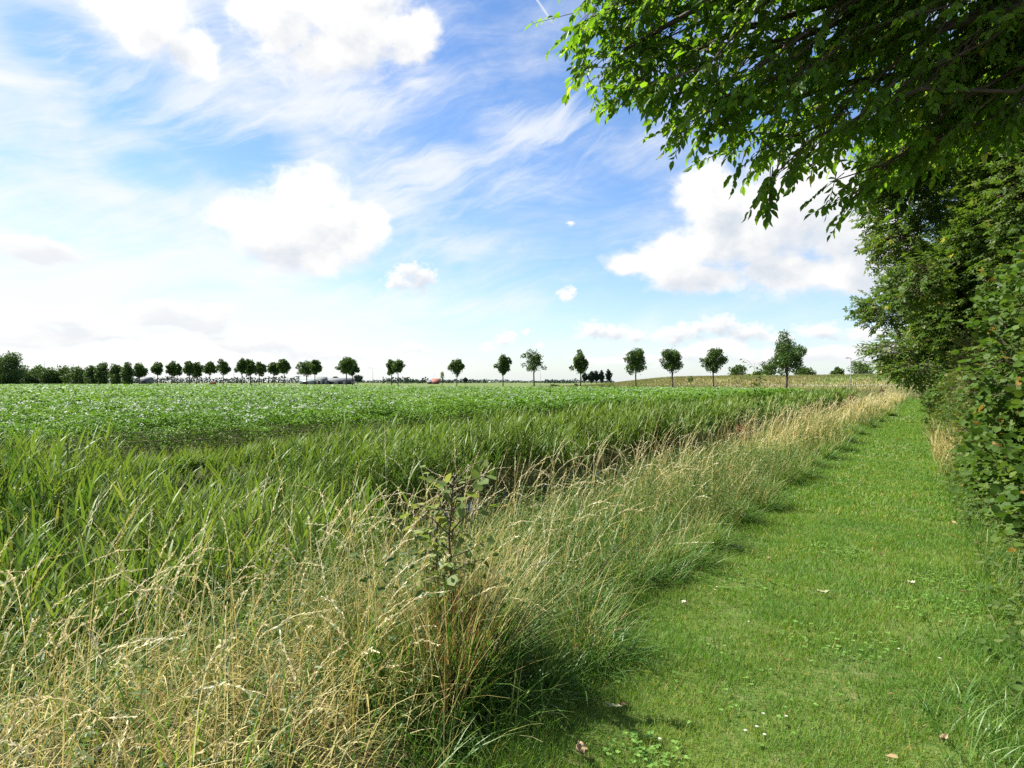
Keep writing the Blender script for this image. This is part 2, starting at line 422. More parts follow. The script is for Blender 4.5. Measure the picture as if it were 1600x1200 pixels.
    dl2 = M('ADD', M('SUBTRACT', 1.0, field(VM('ADD', Pl, (-.006, .014, 0)), LOW)), M('MULTIPLY', M('SUBTRACT', NZ(VM('ADD', VM('MULTIPLY', P, (1, 1.9, 1)), (-.005, .014, 0)), 22., 8, .6, .2), .5), 1.3))
    b_low = M('SUBTRACT', 1.02, M('MULTIPLY', SS(dl2, -.2, .8), .13))
    # cirrus: drawn-out streaks rising to the right
    def streak(ang, su, sv, seed, dist=1., bend=0.):
        c, s_ = math.cos(ang), math.sin(ang)
        x = M('ADD', M('MULTIPLY', u, c), M('MULTIPLY', v, s_)); y = M('SUBTRACT', M('MULTIPLY', v, c), M('MULTIPLY', u, s_))
        w_ = NZ(comb(x, y, seed + 3), 5., 3, .5)
        y = M('ADD', y, M('MULTIPLY', w_, .10 + bend))
        return NZ(comb(M('MULTIPLY', x, su), M('MULTIPLY', y, sv), seed), 1., 9, .66, dist)
    c1 = streak(R(27), 5., 24., 1.3, .5)
    m1 = field(P, [(690, 270, 190, 62), (820, 205, 110, 40), (630, 320, 110, 50), (720, 392, 90, 26), (620, 470, 190, 34), (560, 160, 150, 60), (650, 130, 60, 30), (300, 150, 200, 60)])
    a_ci = M('MULTIPLY', SS(M('ADD', c1, M('MULTIPLY', M('SUBTRACT', 1.0, m1), .26)), .46, .84), .80)
    c2 = streak(R(14), 3.4, 20., 5.1, .7)
    veil_n = NZ(VM('MULTIPLY', P, (1, 1.7, 1)), 6., 8, .58, .5)
    m2 = SS(u, .0, -.50)
    lowm = M('MULTIPLY', SS(v, .26, .08), SS(u, .10, -.25))
    gap = field(P, [(215, 150, 130, 60), (360, 235, 130, 55), (80, 60, 110, 45), (240, 260, 90, 40)])
    vsum = M('ADD', M('ADD', M('MULTIPLY', c2, .62), M('MULTIPLY', veil_n, .62)), M('ADD', M('MULTIPLY', m2, .20), M('MULTIPLY', lowm, .07)))
    vsum = M('SUBTRACT', vsum, M('MULTIPLY', SS(gap, 1.25, .2), .30))
    a_veil = M('MULTIPLY', SS(vsum, .50, 1.04), .93)
    wisp = M('MULTIPLY', SS(streak(R(20), 6, 22, 9.7, .8), .46, .82), M('MULTIPLY', SS(u, .25, -.2), .24))
    hz = M('MULTIPLY', M('POWER', 2.71828, M('MULTIPLY', M('MAXIMUM', v, 0.), -14.)), .60)
    # contrail, short and thin
    t1, t2 = uv(835, -5), uv(868, 42)
    dx, dy = t2[0] - t1[0], t2[1] - t1[1]; ln = math.hypot(dx, dy)
    ps = M('ABSOLUTE', VM('DOT_PRODUCT', VM('SUBTRACT', P, (t1[0], t1[1], 0)), (-dy / ln, dx / ln, 0), out=1))
    pl = VM('DOT_PRODUCT', VM('SUBTRACT', P, (t1[0], t1[1], 0)), (dx / ln, dy / ln, 0), out=1)
    a_tr = M('MULTIPLY', M('MULTIPLY', SS(ps, .0022, .0004), SS(pl, ln, ln * .5)), .6)
    # sky colour
    hsv = nt.nodes.new('ShaderNodeHueSaturation'); L.new(sky.outputs[0], hsv.inputs['Color'])
    hsv.inputs['Saturation'].default_value = SKY_SAT; hsv.inputs['Value'].default_value = SKY_VAL
    skyc = VM('MULTIPLY', VM('SCALE', hsv.outputs[0], None), SKY_TINT)
    skyc.node.inputs[0].links[0].from_node.inputs[3].default_value = strength
    g = cloud_gain
    def over(base, alpha, col):
        n = nt.nodes.new('ShaderNodeMix'); n.data_type = 'RGBA'
        setin(n.inputs[0], alpha); L.new(base, n.inputs[6])
        if isinstance(col, tuple): n.inputs[7].default_value = (*col, 1)
        else: L.new(col, n.inputs[7])
        return n.outputs[2]
    def grey(b, tint=(1, 1, 1)):
        return VM('MULTIPLY', comb(b, b, b), tuple(g * t for t in tint))
    c = over(skyc, hz, (.80 * g, .92 * g, 1.0 * g))
    c = over(c, wisp, (.86 * g, .94 * g, 1.0 * g))
    c = over(c, a_ci, (.95 * g, .98 * g, 1.0 * g))
    c = over(c, a_veil, (.99 * g, 1.0 * g, 1.0 * g))
    c = over(c, a_tr, (.95 * g, .97 * g, 1.0 * g))
    def cloud(base, alpha, b):
        t = nt.nodes.new('ShaderNodeMix'); t.data_type = 'RGBA'
        L.new(SS(b, .7, 1.0), t.inputs[0]); t.inputs[6].default_value = (.88, .97, 1.09, 1); t.inputs[7].default_value = (1, 1, 1, 1)
        return over(base, alpha, VM('MULTIPLY', grey(b), t.outputs[2]))
    c = cloud(c, a_low, b_low)
    c = cloud(c, a_big, bright)
    c = cloud(c, a_small, b_small)
    bg = nt.nodes.new('ShaderNodeBackground'); L.new(c, bg.inputs['Color']); bg.inputs['Strength'].default_value = 1.0
    # the lower half of the sphere: plain dim ground colour
    o = nt.nodes.new('ShaderNodeOutputWorld'); L.new(bg.outputs[0], o.inputs[0])
    w.cycles.sampling_method = 'MANUAL'; w.cycles.sample_map_resolution = 512
EXPOSURE = 1.4
SKY_SAT, SKY_VAL, SKY_TINT = 1.16, 1.26, (.95, 1.0, 1.12)
build_world(.053, 1.02 / 2 ** EXPOSURE)
sd = bpy.data.lights.new('sun', 'SUN'); sd.energy = 5.0; sd.angle = R(.53); sd.color = (1, .955, .88)
so = bpy.data.objects.new('sun', sd); COL.objects.link(so)
_a = AY + R(SUN_AZ_LEFT)
sun_dir = np.array([-math.sin(_a) * math.cos(R(SUN_EL)), math.cos(_a) * math.cos(R(SUN_EL)), math.sin(R(SUN_EL))])
from mathutils import Vector
so.rotation_euler = Vector([float(v) for v in sun_dir]).to_track_quat('Z', 'Y').to_euler()
so.location = (-20, 0, 30)

cam = bpy.data.cameras.new('camera'); co = bpy.data.objects.new('camera', cam); COL.objects.link(co)
cam.sensor_width = 36; cam.lens = 36 * F / 1600; cam.clip_start = .05; cam.clip_end = 9000
co.location = (0, 0, CH); co.rotation_euler = (math.pi / 2 - 3 / F, 0, AY)
scene.camera = co
scene.view_settings.view_transform = 'Standard'; scene.view_settings.look = 'None'
scene.view_settings.exposure = EXPOSURE; scene.view_settings.gamma = 1
scene.render.engine = 'CYCLES'
scene.cycles.max_bounces = 8; scene.cycles.diffuse_bounces = 3; scene.cycles.transmission_bounces = 6; scene.cycles.glossy_bounces = 2
scene.cycles.sample_clamp_indirect = 6
scene.cycles.use_denoising = False

# ------------------------------------------------------------------ ground sheet
def ground_material():
    m, nt = newmat('ground_soil_and_meadow')
    g = nd(nt, 'ShaderNodeNewGeometry'); pos = g.outputs['Position']
    n1 = noise(nt, 6, 6, pos); n2 = noise(nt, .05, 4, pos); n3 = noise(nt, .9, 5, pos)
    near = mixc(nt, ramp(nt, n1, [(.35, (0, 0, 0)), (.65, (1, 1, 1))]), (.075, .06, .03), (.07, .085, .025))
    meadow = ramp(nt, n2, [(.36, (.05, .10, .025)), (.5, (.08, .13, .035)), (.60, (.14, .15, .055)), (.7, (.06, .11, .03))])
    meadow = mixc(nt, .35, meadow, ramp(nt, n3, [(.3, (.06, .10, .025)), (.7, (.22, .21, .08))]))
    sp = nd(nt, 'ShaderNodeSeparateXYZ'); nt.links.new(pos, sp.inputs[0])
    d = nd(nt, 'ShaderNodeVectorMath', operation='LENGTH'); nt.links.new(pos, d.inputs[0])
    mr = nd(nt, 'ShaderNodeMapRange'); nt.links.new(d.outputs[1], mr.inputs[0]); mr.inputs[1].default_value = 60; mr.inputs[2].default_value = 100
    c = mixc(nt, mr.outputs[0], near, meadow)
    # the raised bank carries drier grass
    hz_ = nd(nt, 'ShaderNodeMapRange'); nt.links.new(sp.outputs[2], hz_.inputs[0]); hz_.inputs[1].default_value = .25; hz_.inputs[2].default_value = .9
    dry = ramp(nt, n3, [(.3, (.22, .20, .08)), (.55, (.30, .26, .115)), (.75, (.17, .19, .065))])
    dry = mixc(nt, ramp(nt, n2, [(.5, (0, 0, 0)), (.62, (.7, .7, .7))]), dry, (.12, .17, .045))
    c = mixc(nt, hz_.outputs[0], c, dry)
    p = nd(nt, 'ShaderNodeBsdfPrincipled'); p.inputs['Roughness'].default_value = .95; p.inputs['Specular IOR Level'].default_value = .1
    nt.links.new(c, p.inputs['Base Color'])
    b = nd(nt, 'ShaderNodeBump'); b.inputs['Strength'].default_value = .6; b.inputs['Distance'].default_value = .05
    nt.links.new(n1, b.inputs['Height']); nt.links.new(b.outputs[0], p.inputs['Normal'])
    o = nd(nt, 'ShaderNodeOutputMaterial'); nt.links.new(p.outputs[0], o.inputs[0])
    return m
M_ground = ground_material()
def grid_mesh(xs, ys, zf, name, mat):
    Xg, Yg = np.meshgrid(xs, ys); Z = zf(Xg, Yg)
    V = np.stack([Xg, Yg, Z], -1).reshape(-1, 3); nx = len(xs)
    i = (np.arange(len(ys) - 1)[:, None] * nx + np.arange(nx - 1)[None]).reshape(-1)
    mb = MB(); mb.add(V, np.stack([i, i + 1, i + nx + 1, i + nx], 1))
    return mb.build(name, mat, smooth=True)
def graded(a, b, fine, fa, fb, step):
    """lines: fine between fa and fb, then growing outwards to a and b"""
    x = list(np.arange(fa, fb + fine * .5, fine)); s = fine
    while x[-1] < b:
        s = min(s * 1.18, 900) if x[-1] > step[1] else min(s * 1.18, 4.); x.append(x[-1] + s)
    s = fine
    while x[0] > a:
        s = min(s * 1.18, 900) if x[0] < step[0] else min(s * 1.18, 4.); x.insert(0, x[0] - s)
    return np.array(x)
gx = graded(-6000, 6000, .3, -12.5, 1, (-160, 60)); gy = graded(-6000, 7000, .8, -2, 16, (-40, 300))
tag(grid_mesh(gx, gy, gz, 'ground', M_ground), kind='structure')

m, nt = newmat('ditch_water')
p = nd(nt, 'ShaderNodeBsdfPrincipled'); p.inputs['Base Color'].default_value = (.012, .014, .009, 1); p.inputs['Roughness'].default_value = .06
b = nd(nt, 'ShaderNodeBump'); b.inputs['Strength'].default_value = .12; b.inputs['Distance'].default_value = .02
nt.links.new(noise(nt, 5, 3), b.inputs['Height']); nt.links.new(b.outputs[0], p.inputs['Normal'])
o = nd(nt, 'ShaderNodeOutputMaterial'); nt.links.new(p.outputs[0], o.inputs[0])
M_water = m
tag(grid_mesh(np.linspace(-8.9, -4.9, 5), np.linspace(-25, 88, 40), lambda X, Y: X * 0 - .86, 'water', M_water), kind='structure')

# mown path sheet
m, nt = newmat('mown_turf')
g = nd(nt, 'ShaderNodeNewGeometry')
c = mixc(nt, ramp(nt, noise(nt, 22, 6, g.outputs['Position']), [(.3, (0, 0, 0)), (.7, (1, 1, 1))]), (.055, .10, .02), (.11, .13, .035))
c = mixc(nt, ramp(nt, noise(nt, 3.2, 5, g.outputs['Position'], .6), [(.58, (0, 0, 0)), (.70, (.6, .6, .6))]), c, (.20, .17, .085))
p = nd(nt, 'ShaderNodeBsdfPrincipled'); p.inputs['Roughness'].default_value = .95; p.inputs['Specular IOR Level'].default_value = .1
nt.links.new(c, p.inputs['Base Color'])
o = nd(nt, 'ShaderNodeOutputMaterial'); nt.links.new(p.outputs[0], o.inputs[0])
mb = MB(); ys = np.concatenate([np.arange(-3, 20, .25), np.arange(20, 73, 1.)])
V = []; nx = 7
for y in ys:
    l = float(path_l(y)) - .25; r_ = float(path_r(y)) + .3
    for k in range(nx):
        x = l + (r_ - l) * k / (nx - 1); V.append([x, y, float(gz(x, y)) + .006])
i = (np.arange(len(ys) - 1)[:, None] * nx + np.arange(nx - 1)[None]).reshape(-1)
mb.add(V, np.stack([i, i + 1, i + nx + 1, i + nx], 1))
tag(mb.build('path', m, smooth=True), kind='structure')

# ------------------------------------------------------------------ lawn blades on the path
def in_view(X, Y, margin=.12, near=-1):
    r, d = cam_rd(X, Y)
    return (d > .3) & (np.abs(r) < d * (.75 + margin) + .8)
def scatter(x0, x1, y0, y1, dens):
    n = int((x1 - x0) * (y1 - y0) * dens)
    return U(x0, x1, n), U(y0, y1, n)
mb = MB()
for (y0, y1, dens, w, h) in ((1.0, 3.2, 13000, .0030, .044), (3.2, 5.5, 11500, .0034, .044), (5.5, 9, 6500, .0050, .046), (9, 16, 2600, .009, .055), (16, 30, 900, .016, .06), (30, 73, 280, .034, .065)):
    X, Y = scatter(-2.5, 1.0, y0, y1, dens)
    pl, pr = path_l(Y), path_r(Y)
    edge = np.minimum(X - pl, pr - X)
    keep = (edge > -.3 + .25 * rng.random(len(X))) & in_view(X, Y)
    bare = sstep(.58, .74, fbm(X * 2.6 + 40, Y * 2.6) * .8 + .2 * fbm(X * 9, Y * 9))
    keep &= rng.random(len(X)) > bare * .5
    X, Y, edge = X[keep], Y[keep], edge[keep]; N = len(X)
    tuft = fbm(X * 3.1, Y * 3.1)
    hh = h * (.55 + .9 * tuft) * U(.6, 1.35, N) * (1 + 1.6 * sstep(.22, -.15, edge))
    base = np.stack([X, Y, gz(X, Y) + .002], 1)
    clump = np.clip(.50 * rng.random(N) ** 1.3 + .55 * fbm(X * 1.3 + 5, Y * 1.3) - .03, 0, 1)
    clump = np.where(rng.random(N) < .045, U(.93, 1, N), np.minimum(clump, .9))
    blades(mb, base, hh, w * U(.7, 1.3, N), np.abs(rng.normal(.25, .25, N)), U(.1, 1.1, N), 2 if y0 > 9 else 3, clump)
tag(mb.build('lawn_grass', M_lawn), 'short mown green grass carpeting the path beside the hedge', 'grass', kind='stuff')

# ------------------------------------------------------------------ verge: dry grass, green tufts, weeds
def seed_heads(mb, P, rnd, frac, nsp, L, spread, mi=0):
    """spikelets along the top of stalks; P (N,K,3)"""
    N, K, _ = P.shape
    tt = np.linspace(1 - frac, 1, nsp)
    idx = tt * (K - 1); i0 = np.minimum(idx.astype(int), K - 2); f = idx - i0
    pos = P[:, i0] * (1 - f)[None, :, None] + P[:, i0 + 1] * f[None, :, None]
    tan = norm(P[:, i0 + 1] - P[:, i0])
    side = norm(rng.normal(0, 1, (N, nsp, 3)))
    D = norm(tan + side * spread)
    Ls = L * U(.6, 1.25, (N, nsp)) * np.interp(tt, [1 - frac, 1 - frac * .6, 1], [.8, 1.1, .7])[None]
    leaves(mb, pos.reshape(-1, 3), D.reshape(-1, 3), norm(rng.normal(0, 1, (N * nsp, 3))), Ls.ravel(), NARROW, np.repeat(rnd, nsp), mi)
def vw(Y):
    return np.interp(Y, [0, 3, 6, 12, 30], [2.5, 2.1, 1.45, 1.4, 1.7])
def dryness(X, Y):
    return fbm(X * .8 + 3, Y * .35 + 8)
dry = MB(); grn = MB(); weed = MB()
def tussocks(mb, cx, cy, nb, rad, h, w, lean, droop, rlo, rhi, nseg=5, shape='grass'):
    """radiating tufts: N centres with nb blades each"""
    N = len(cx)
    if N == 0: return
    az = U(0, 2 * np.pi, (N, nb)); q = np.sqrt(rng.random((N, nb))) * rad[:, None]
    X = (cx[:, None] + q * np.cos(az)).ravel(); Y = (cy[:, None] + q * np.sin(az)).ravel()
    hh = (h[:, None] * U(.45, 1.1, (N, nb))).ravel()
    ln = (lean * (q / rad[:, None]) * U(.5, 1.6, (N, nb)) + U(0, .12, (N, nb))).ravel()
    r0 = U(rlo, rhi, N)[:, None]
    rn = np.clip(r0 + rng.normal(0, .16, (N, nb)), 0, 1).ravel()
    blades(mb, np.stack([X, Y, gz(X, Y)], 1), hh, w * U(.6, 1.3, N * nb), ln, U(.1, droop, N * nb), nseg, rn, (az + rng.normal(0, .5, (N, nb))).ravel(), shape)
for (y0, y1, ds, dg, ws, wl, hd, dt, nb) in ((-3.5, 3.2, 170, 290, .0042, .0078, 48, 8, 44), (3.2, 8, 150, 300, .0047, .008, 44, 8, 42), (8, 15, 140, 230, .0058, .009, 26, 7, 36), (15, 30, 80, 105, .011, .016, 12, 3.6, 26), (30, 75, 42, 32, .024, .032, 4, 1.2, 22)):
    # scattered stalks
    X, Y = scatter(-5.0, -1.55, y0, y1, ds)
    inner = path_l(Y) - X
    dz = dryness(X, Y)
    wgt = sstep(-.02, .35, inner) * sstep(vw(Y) + .35, vw(Y) - .6, inner) * (.18 + 1.0 * sstep(.36, .66, dz))
    wgt = np.maximum(wgt, .10 * sstep(.1, .4, inner))
    k = (rng.random(len(X)) < wgt) & in_view(X, Y); X, Y = X[k], Y[k]; N = len(X)
    base = np.stack([X, Y, gz(X, Y)], 1)
    inner = path_l(Y) - X
    env = (.34 + .66 * sstep(-.05, .7, inner)) * (.65 + .7 * fbm(X * 1.7, Y * 1.7 + 4))
    az = np.where(rng.random(N) < .55, rng.normal(.2, .9, N), U(0, 6.283, N))
    blades(dry, base, U(.35, .95, N) * env, ws * U(.6, 1.3, N), np.abs(rng.normal(.14, .25, N)), U(.1, 1.5, N) ** 1.3, 6, np.clip(rng.normal(.5, .24, N), 0, 1), az, 'stalk')
    # tussocks, dry and green mixed
    A_ = (y1 - y0)
    nT = int(A_ * 3.2 * dt); cx = U(-4.9, -1.75, nT); cy = U(y0, y1, nT); inner = path_l(cy) - cx; dz = dryness(cx, cy)
    k = (rng.random(nT) < sstep(-.05, .15, inner) * sstep(vw(cy) + .5, vw(cy) - .4, inner)) & in_view(cx, cy, .2); cx, cy, dz, inner = cx[k], cy[k], dz[k], inner[k]
    isdry = rng.random(len(cx)) < np.clip(sstep(.44, .66, dz) * .9 * sstep(.0, .4, inner), .04, .8)
    H = U(.35, .8, len(cx)) * (.55 + .45 * sstep(-.1, .6, inner)); Rr = U(.05, .16, len(cx))
    k = isdry; tussocks(dry, cx[k], cy[k], nb, Rr[k], H[k], wl * .7, .55, 1.7, .25, .75)
    k = ~isdry; tussocks(grn, cx[k], cy[k], nb, Rr[k], H[k] * .9, wl, .6, 1.9, .1, .8)
    # matted dead leaves below
    X, Y = scatter(-4.6, -1.7, y0, y1, ds * (3.0 if y0 < 8 else 1.9))
    inner = path_l(Y) - X
    k = (rng.random(len(X)) < sstep(.02, .5, inner) * sstep(vw(Y) + .3, vw(Y) - .5, inner) * (.35 + .65 * sstep(.36, .58, dryness(X, Y)))) & in_view(X, Y); X, Y = X[k], Y[k]; N = len(X)
    base = np.stack([X, Y, gz(X, Y) + U(0, .38, N)], 1)
    blades(dry, base, U(.10, .38, N), wl * U(.4, 1.0, N), U(.2, 1.5, N), U(.4, 2.8, N), 5, np.clip(rng.normal(.5, .27, N), 0, .96))
    # flowering stalks with heads
    X, Y = scatter(-5.4, -1.8, y0, y1, hd)
    inner = path_l(Y) - X
    k = (rng.random(len(X)) < sstep(.1, .5, inner) * sstep(vw(Y) + 1.0, vw(Y) + .1, inner) * (.35 + .65 * dryness(X, Y))) & in_view(X, Y); X, Y = X[k], Y[k]; N = len(X)
    base = np.stack([X, Y, gz(X, Y)], 1)
    inner = path_l(Y) - X
    hh = U(.6, 1.12, N) * (.8 + .2 * sstep(0, .8, inner)) + np.where(X < -3.6, .3, 0)
    rn = U(.45, .95, N)
    az = np.where(rng.random(N) < .6, rng.normal(.2, .9, N), U(0, 6.283, N))
    P, rn = blades(dry, base, hh, ws * 1.0, np.abs(rng.normal(.08, .14, N)), U(.2, 1.9, N), 9, rn, az, 'stalk', power=2.4)
    seed_heads(dry, P, np.clip(rn + rng.normal(0, .2, N), 0, 1), .26, 26 if y0 < 8 else 12, .022 if y0 < 8 else .026 if y0 < 15 else .04 if y0 < 30 else .065, .42, 1)
    # green grass in the verge
    X, Y = scatter(-6.2, -1.5, y0, y1, dg)
    inner = path_l(Y) - X
    wgt = .34 * sstep(0, .3, inner) + .62 * sstep(.28, .1, np.abs(inner - .12)) + .8 * sstep(.52, .36, dryness(X, Y)) + .4 * sstep(1.6, 2.6, inner)
    k = (rng.random(len(X)) < wgt) & (inner > -.12) & in_view(X, Y); X, Y = X[k], Y[k]; N = len(X)
    inner = path_l(Y) - X
    base = np.stack([X, Y, gz(X, Y)], 1)
    hh = U(.22, .66, N) * (.55 + .55 * sstep(-.1, .6, inner)) * (.7 + .6 * fbm(X * 2.3 + 9, Y * 2.3)) * (1 - .5 * sstep(vw(Y) + .1, vw(Y) + .7, inner))
    blades(grn, base, hh, wl * U(.7, 1.5, N), U(.05, .55, N), U(.3, 2.0, N), 5, rng.random(N))
    # broad-leaved weeds (nettle, cleavers)
    X, Y = scatter(-4.6, -1.85, y0, y1, hd * (1.5 if y0 < 3 else 2.4))
    k = (rng.random(len(X)) < sstep(.42, .62, fbm(X * .9 + 31, Y * .6))) & in_view(X, Y); X, Y = X[k], Y[k]; N = len(X)
    if N:
        base = np.stack([X, Y, gz(X, Y)], 1)
        P, rn = blades(weed, base, U(.35, .72, N), np.full(N, max(ws, .003)), U(0, .3, N), U(0, .4, N), 9, U(0, .5, N), None, 'stalk')
        for kk in range(2, 10):
            for q in range(3):
                azl = U(0, 6.283, N)
                D = np.stack([np.cos(azl), np.sin(azl), U(-.5, .5, N)], 1)
                leaves(weed, P[:, kk], D, np.tile([0, 0, 1.], (N, 1)) + rng.normal(0, .35, (N, 3)), U(.013, .034, N) * (1 if y0 < 8 else 1.25 if y0 < 15 else 1.7), OVATE, rng.random(N))
# heavier tufts pushing into the mown edge, and the dense clump round the sapling
ey = np.concatenate([[3.55, 4.35, 5.2, 5.9, 6.6, 7.9, 9.0, 9.9, 11.3, 12.1, 13.8, 15.5, 17.5, 20, 23, 27, 31, 36]]); ex = path_l(ey) + U(-.18, .10, len(ey))
for (cx_, cy_) in zip(ex, ey):
    k_ = 5; ax_ = cx_ + rng.normal(0, .10, k_); ay_ = cy_ + rng.normal(0, .13, k_); f_ = max(1., cy_ / 9)
    tussocks(grn, ax_, ay_, 85, np.full(k_, .14), U(.30, .62, k_), .0068 * f_, .75, 2.0, .1, .7)
    tussocks(dry, ax_ - .12, ay_, 24, np.full(k_, .12), U(.45, .75, k_), .0036 * f_, .6, 1.6, .25, .8)
cx_ = U(-2.0, -1.55, 20); cy_ = U(2.2, 3.5, 20)
tussocks(grn, cx_, cy_, 60, np.full(20, .15), U(.16, .42, 20), .0085, .7, 2.0, .05, .6)
cx_ = U(-2.42, -1.92, 22); cy_ = U(2.35, 3.2, 22)
tussocks(grn, cx_, cy_, 75, np.full(22, .12), U(.5, .85, 22), .009, .30, 1.3, .0, .4)
tussocks(dry, cx_[:18], cy_[:18], 60, np.full(18, .11), U(.65, 1.02, 18), .0046, .22, .9, .2, .99)
n_ = 420; X = U(-2.4, -1.95, n_); Y = U(2.4, 3.2, n_); az_ = U(0, 6.283, n_)
leaves(weed, np.stack([X, Y, gz(X, Y) + U(.1, .8, n_)], 1), np.stack([np.cos(az_), np.sin(az_), U(-.6, .4, n_)], 1), np.stack([rng.normal(0, .5, n_), rng.normal(0, .5, n_), np.ones(n_)], 1), U(.03, .055, n_), OVATE, U(0, .7, n_))
# long bleached stalks lodged across the others
N = 130
X = U(-3.9, -2.0, N); Y = U(-.5, 8, N); k = in_view(X, Y); X, Y = X[k], Y[k]; N = len(X)
P, rn = blades(dry, np.stack([X, Y, gz(X, Y) + .02], 1), U(.7, 1.25, N), .0034, U(.35, 1.0, N), U(.2, .9, N), 10, U(.8, .95, N), U(0, 6.283, N), 'stalk')
seed_heads(dry, P, U(.5, 1, N), .2, 14, .018, .35, 1)
tag(dry.build('dry_grass', [M_straw, M_strawhead]), 'tall straw coloured dry grass with seed heads on the verge left of the path', 'grass', kind='stuff')
tag(grn.build('green_grass', M_vgreen), 'long arching green grass tufts along the verge and the near bank of the ditch', 'grass', kind='stuff')
tag(weed.build('weeds', M_weed), 'leafy green weeds growing among the dry verge grass', 'weeds', kind='stuff')

# ------------------------------------------------------------------ reeds in the ditch
rd = MB()
def reed_patch(y0, y1, dens, w, nleaf, x0=-11.0, x1=-7.4, ztadd=0.0):
    X, Y = scatter(x0, x1, y0, y1, dens)
    clm = fbm(X * .75 + 11, Y * .55 + 2)
    wg = sstep(-7.2, -8.2, X + .8 * (fbm(Y * .5, Y * 0) - .5)) * sstep(-12.0, -11.0, X) * (.2 + 1.05 * sstep(.38, .58, clm))
    k = (rng.random(len(X)) < wg) & in_view(X, Y) & (Y < 86); X, Y = X[k], Y[k]; N = len(X)
    if N == 0: return
    base = np.stack([X, Y, np.maximum(gz(X, Y), -.9)], 1)
    clm = fbm(X * .75 + 11, Y * .55 + 2)
    ztop = (-.12 + .62 * fbm(X * .45 + 7, Y * .3) + .62 * sstep(.34, .66, clm)) * sstep(-11.6, -9.3, X) + .0 * sstep(9, 22, Y) + ztadd
    hh = np.maximum(ztop - base[:, 2], .25) * U(.62, 1.06, N)
    wind = 0.5
    az = rng.normal(wind, 1.1, N)
    P, rn = blades(rd, base, hh, w * .35, np.abs(rng.normal(.06, .07, N)), U(.0, .35, N), 6, U(0, 1, N), az, 'stalk', 1)
    for j in range(nleaf):
        t = U(.38, 1.0, N); idx = t * 6; i0 = np.minimum(idx.astype(int), 5); f = (idx - i0)[:, None]
        ar = np.arange(N); pos = P[ar, i0] * (1 - f) + P[ar, i0 + 1] * f
        al = np.where(rng.random(N) < .3, rng.normal(wind, .9, N), U(0, 6.283, N))
        blades(rd, pos, U(.24, .50, N), w * U(.75, 1.3, N), U(.08, .60, N), U(.1, 1.1, N), 4, np.clip(rn * .6 + U(0, .4, N), 0, 1), al, 'reed')
reed_patch(-3, 10, 95, .019, 9); reed_patch(10, 20, 75, .025, 9); reed_patch(20, 38, 46, .036, 8); reed_patch(38, 88, 20, .065, 8)
# sparse reeds on the near margin of the water

X, Y = scatter(-7.3, -4.55, -3.0, 6.6, 84); k = in_view(X, Y, .2) & (rng.random(len(X)) < sstep(6.4, 4.4, Y) * (.25 + .75 * sstep(.36, .55, fbm(X * .9 + 2, Y * .7 + 5)))); X, Y = X[k], Y[k]; N = len(X)
base = np.stack([X, Y, np.maximum(gz(X, Y), -.9)], 1)
P, rn = blades(rd, base, np.maximum((U(-.05, .46, N) + .10 * sstep(-5.0, -6.4, X)) - base[:, 2], .4), .0065, np.abs(rng.normal(.08, .1, N)), U(0, .45, N), 6, U(0, 1, N), None, 'stalk', 1)
for j in range(8):
    t = U(.30, .99, N); idx = t * 6; i0 = np.minimum(idx.astype(int), 5); f = (idx - i0)[:, None]; ar = np.arange(N)
    blades(rd, P[ar, i0] * (1 - f) + P[ar, i0 + 1] * f, U(.26, .52, N), U(.014, .026, N), U(.08, .65, N), U(.1, 1.1, N), 4, np.clip(rn * .7 + U(.1, .4, N), 0, 1), None, 'reed')
# grass on the far bank up to the crop
for (y0, y1, dens, w) in ((-4, 14, 170, .010), (14, 30, 80, .018), (30, 86, 26, .04)):
    X, Y = scatter(-14.2, -10.2, y0, y1, dens); k = in_view(X, Y); X, Y = X[k], Y[k]; N = len(X)
    base = np.stack([X, Y, gz(X, Y)], 1)
    hh = U(.16, .46, N) * (.5 + .9 * fbm(X * .8, Y * .8)) * (1 - .62 * sstep(-11.3, -12.9, X))
    blades(rd, base, hh, w * U(.7, 1.3, N), U(.05, .4, N), U(.1, .9, N), 3, U(.35, 1, N))
tag(rd.build('reeds', [M_reed, M_reedstem]), 'dense green and yellowish reeds filling the ditch beside the potato field', 'reeds', kind='stuff')

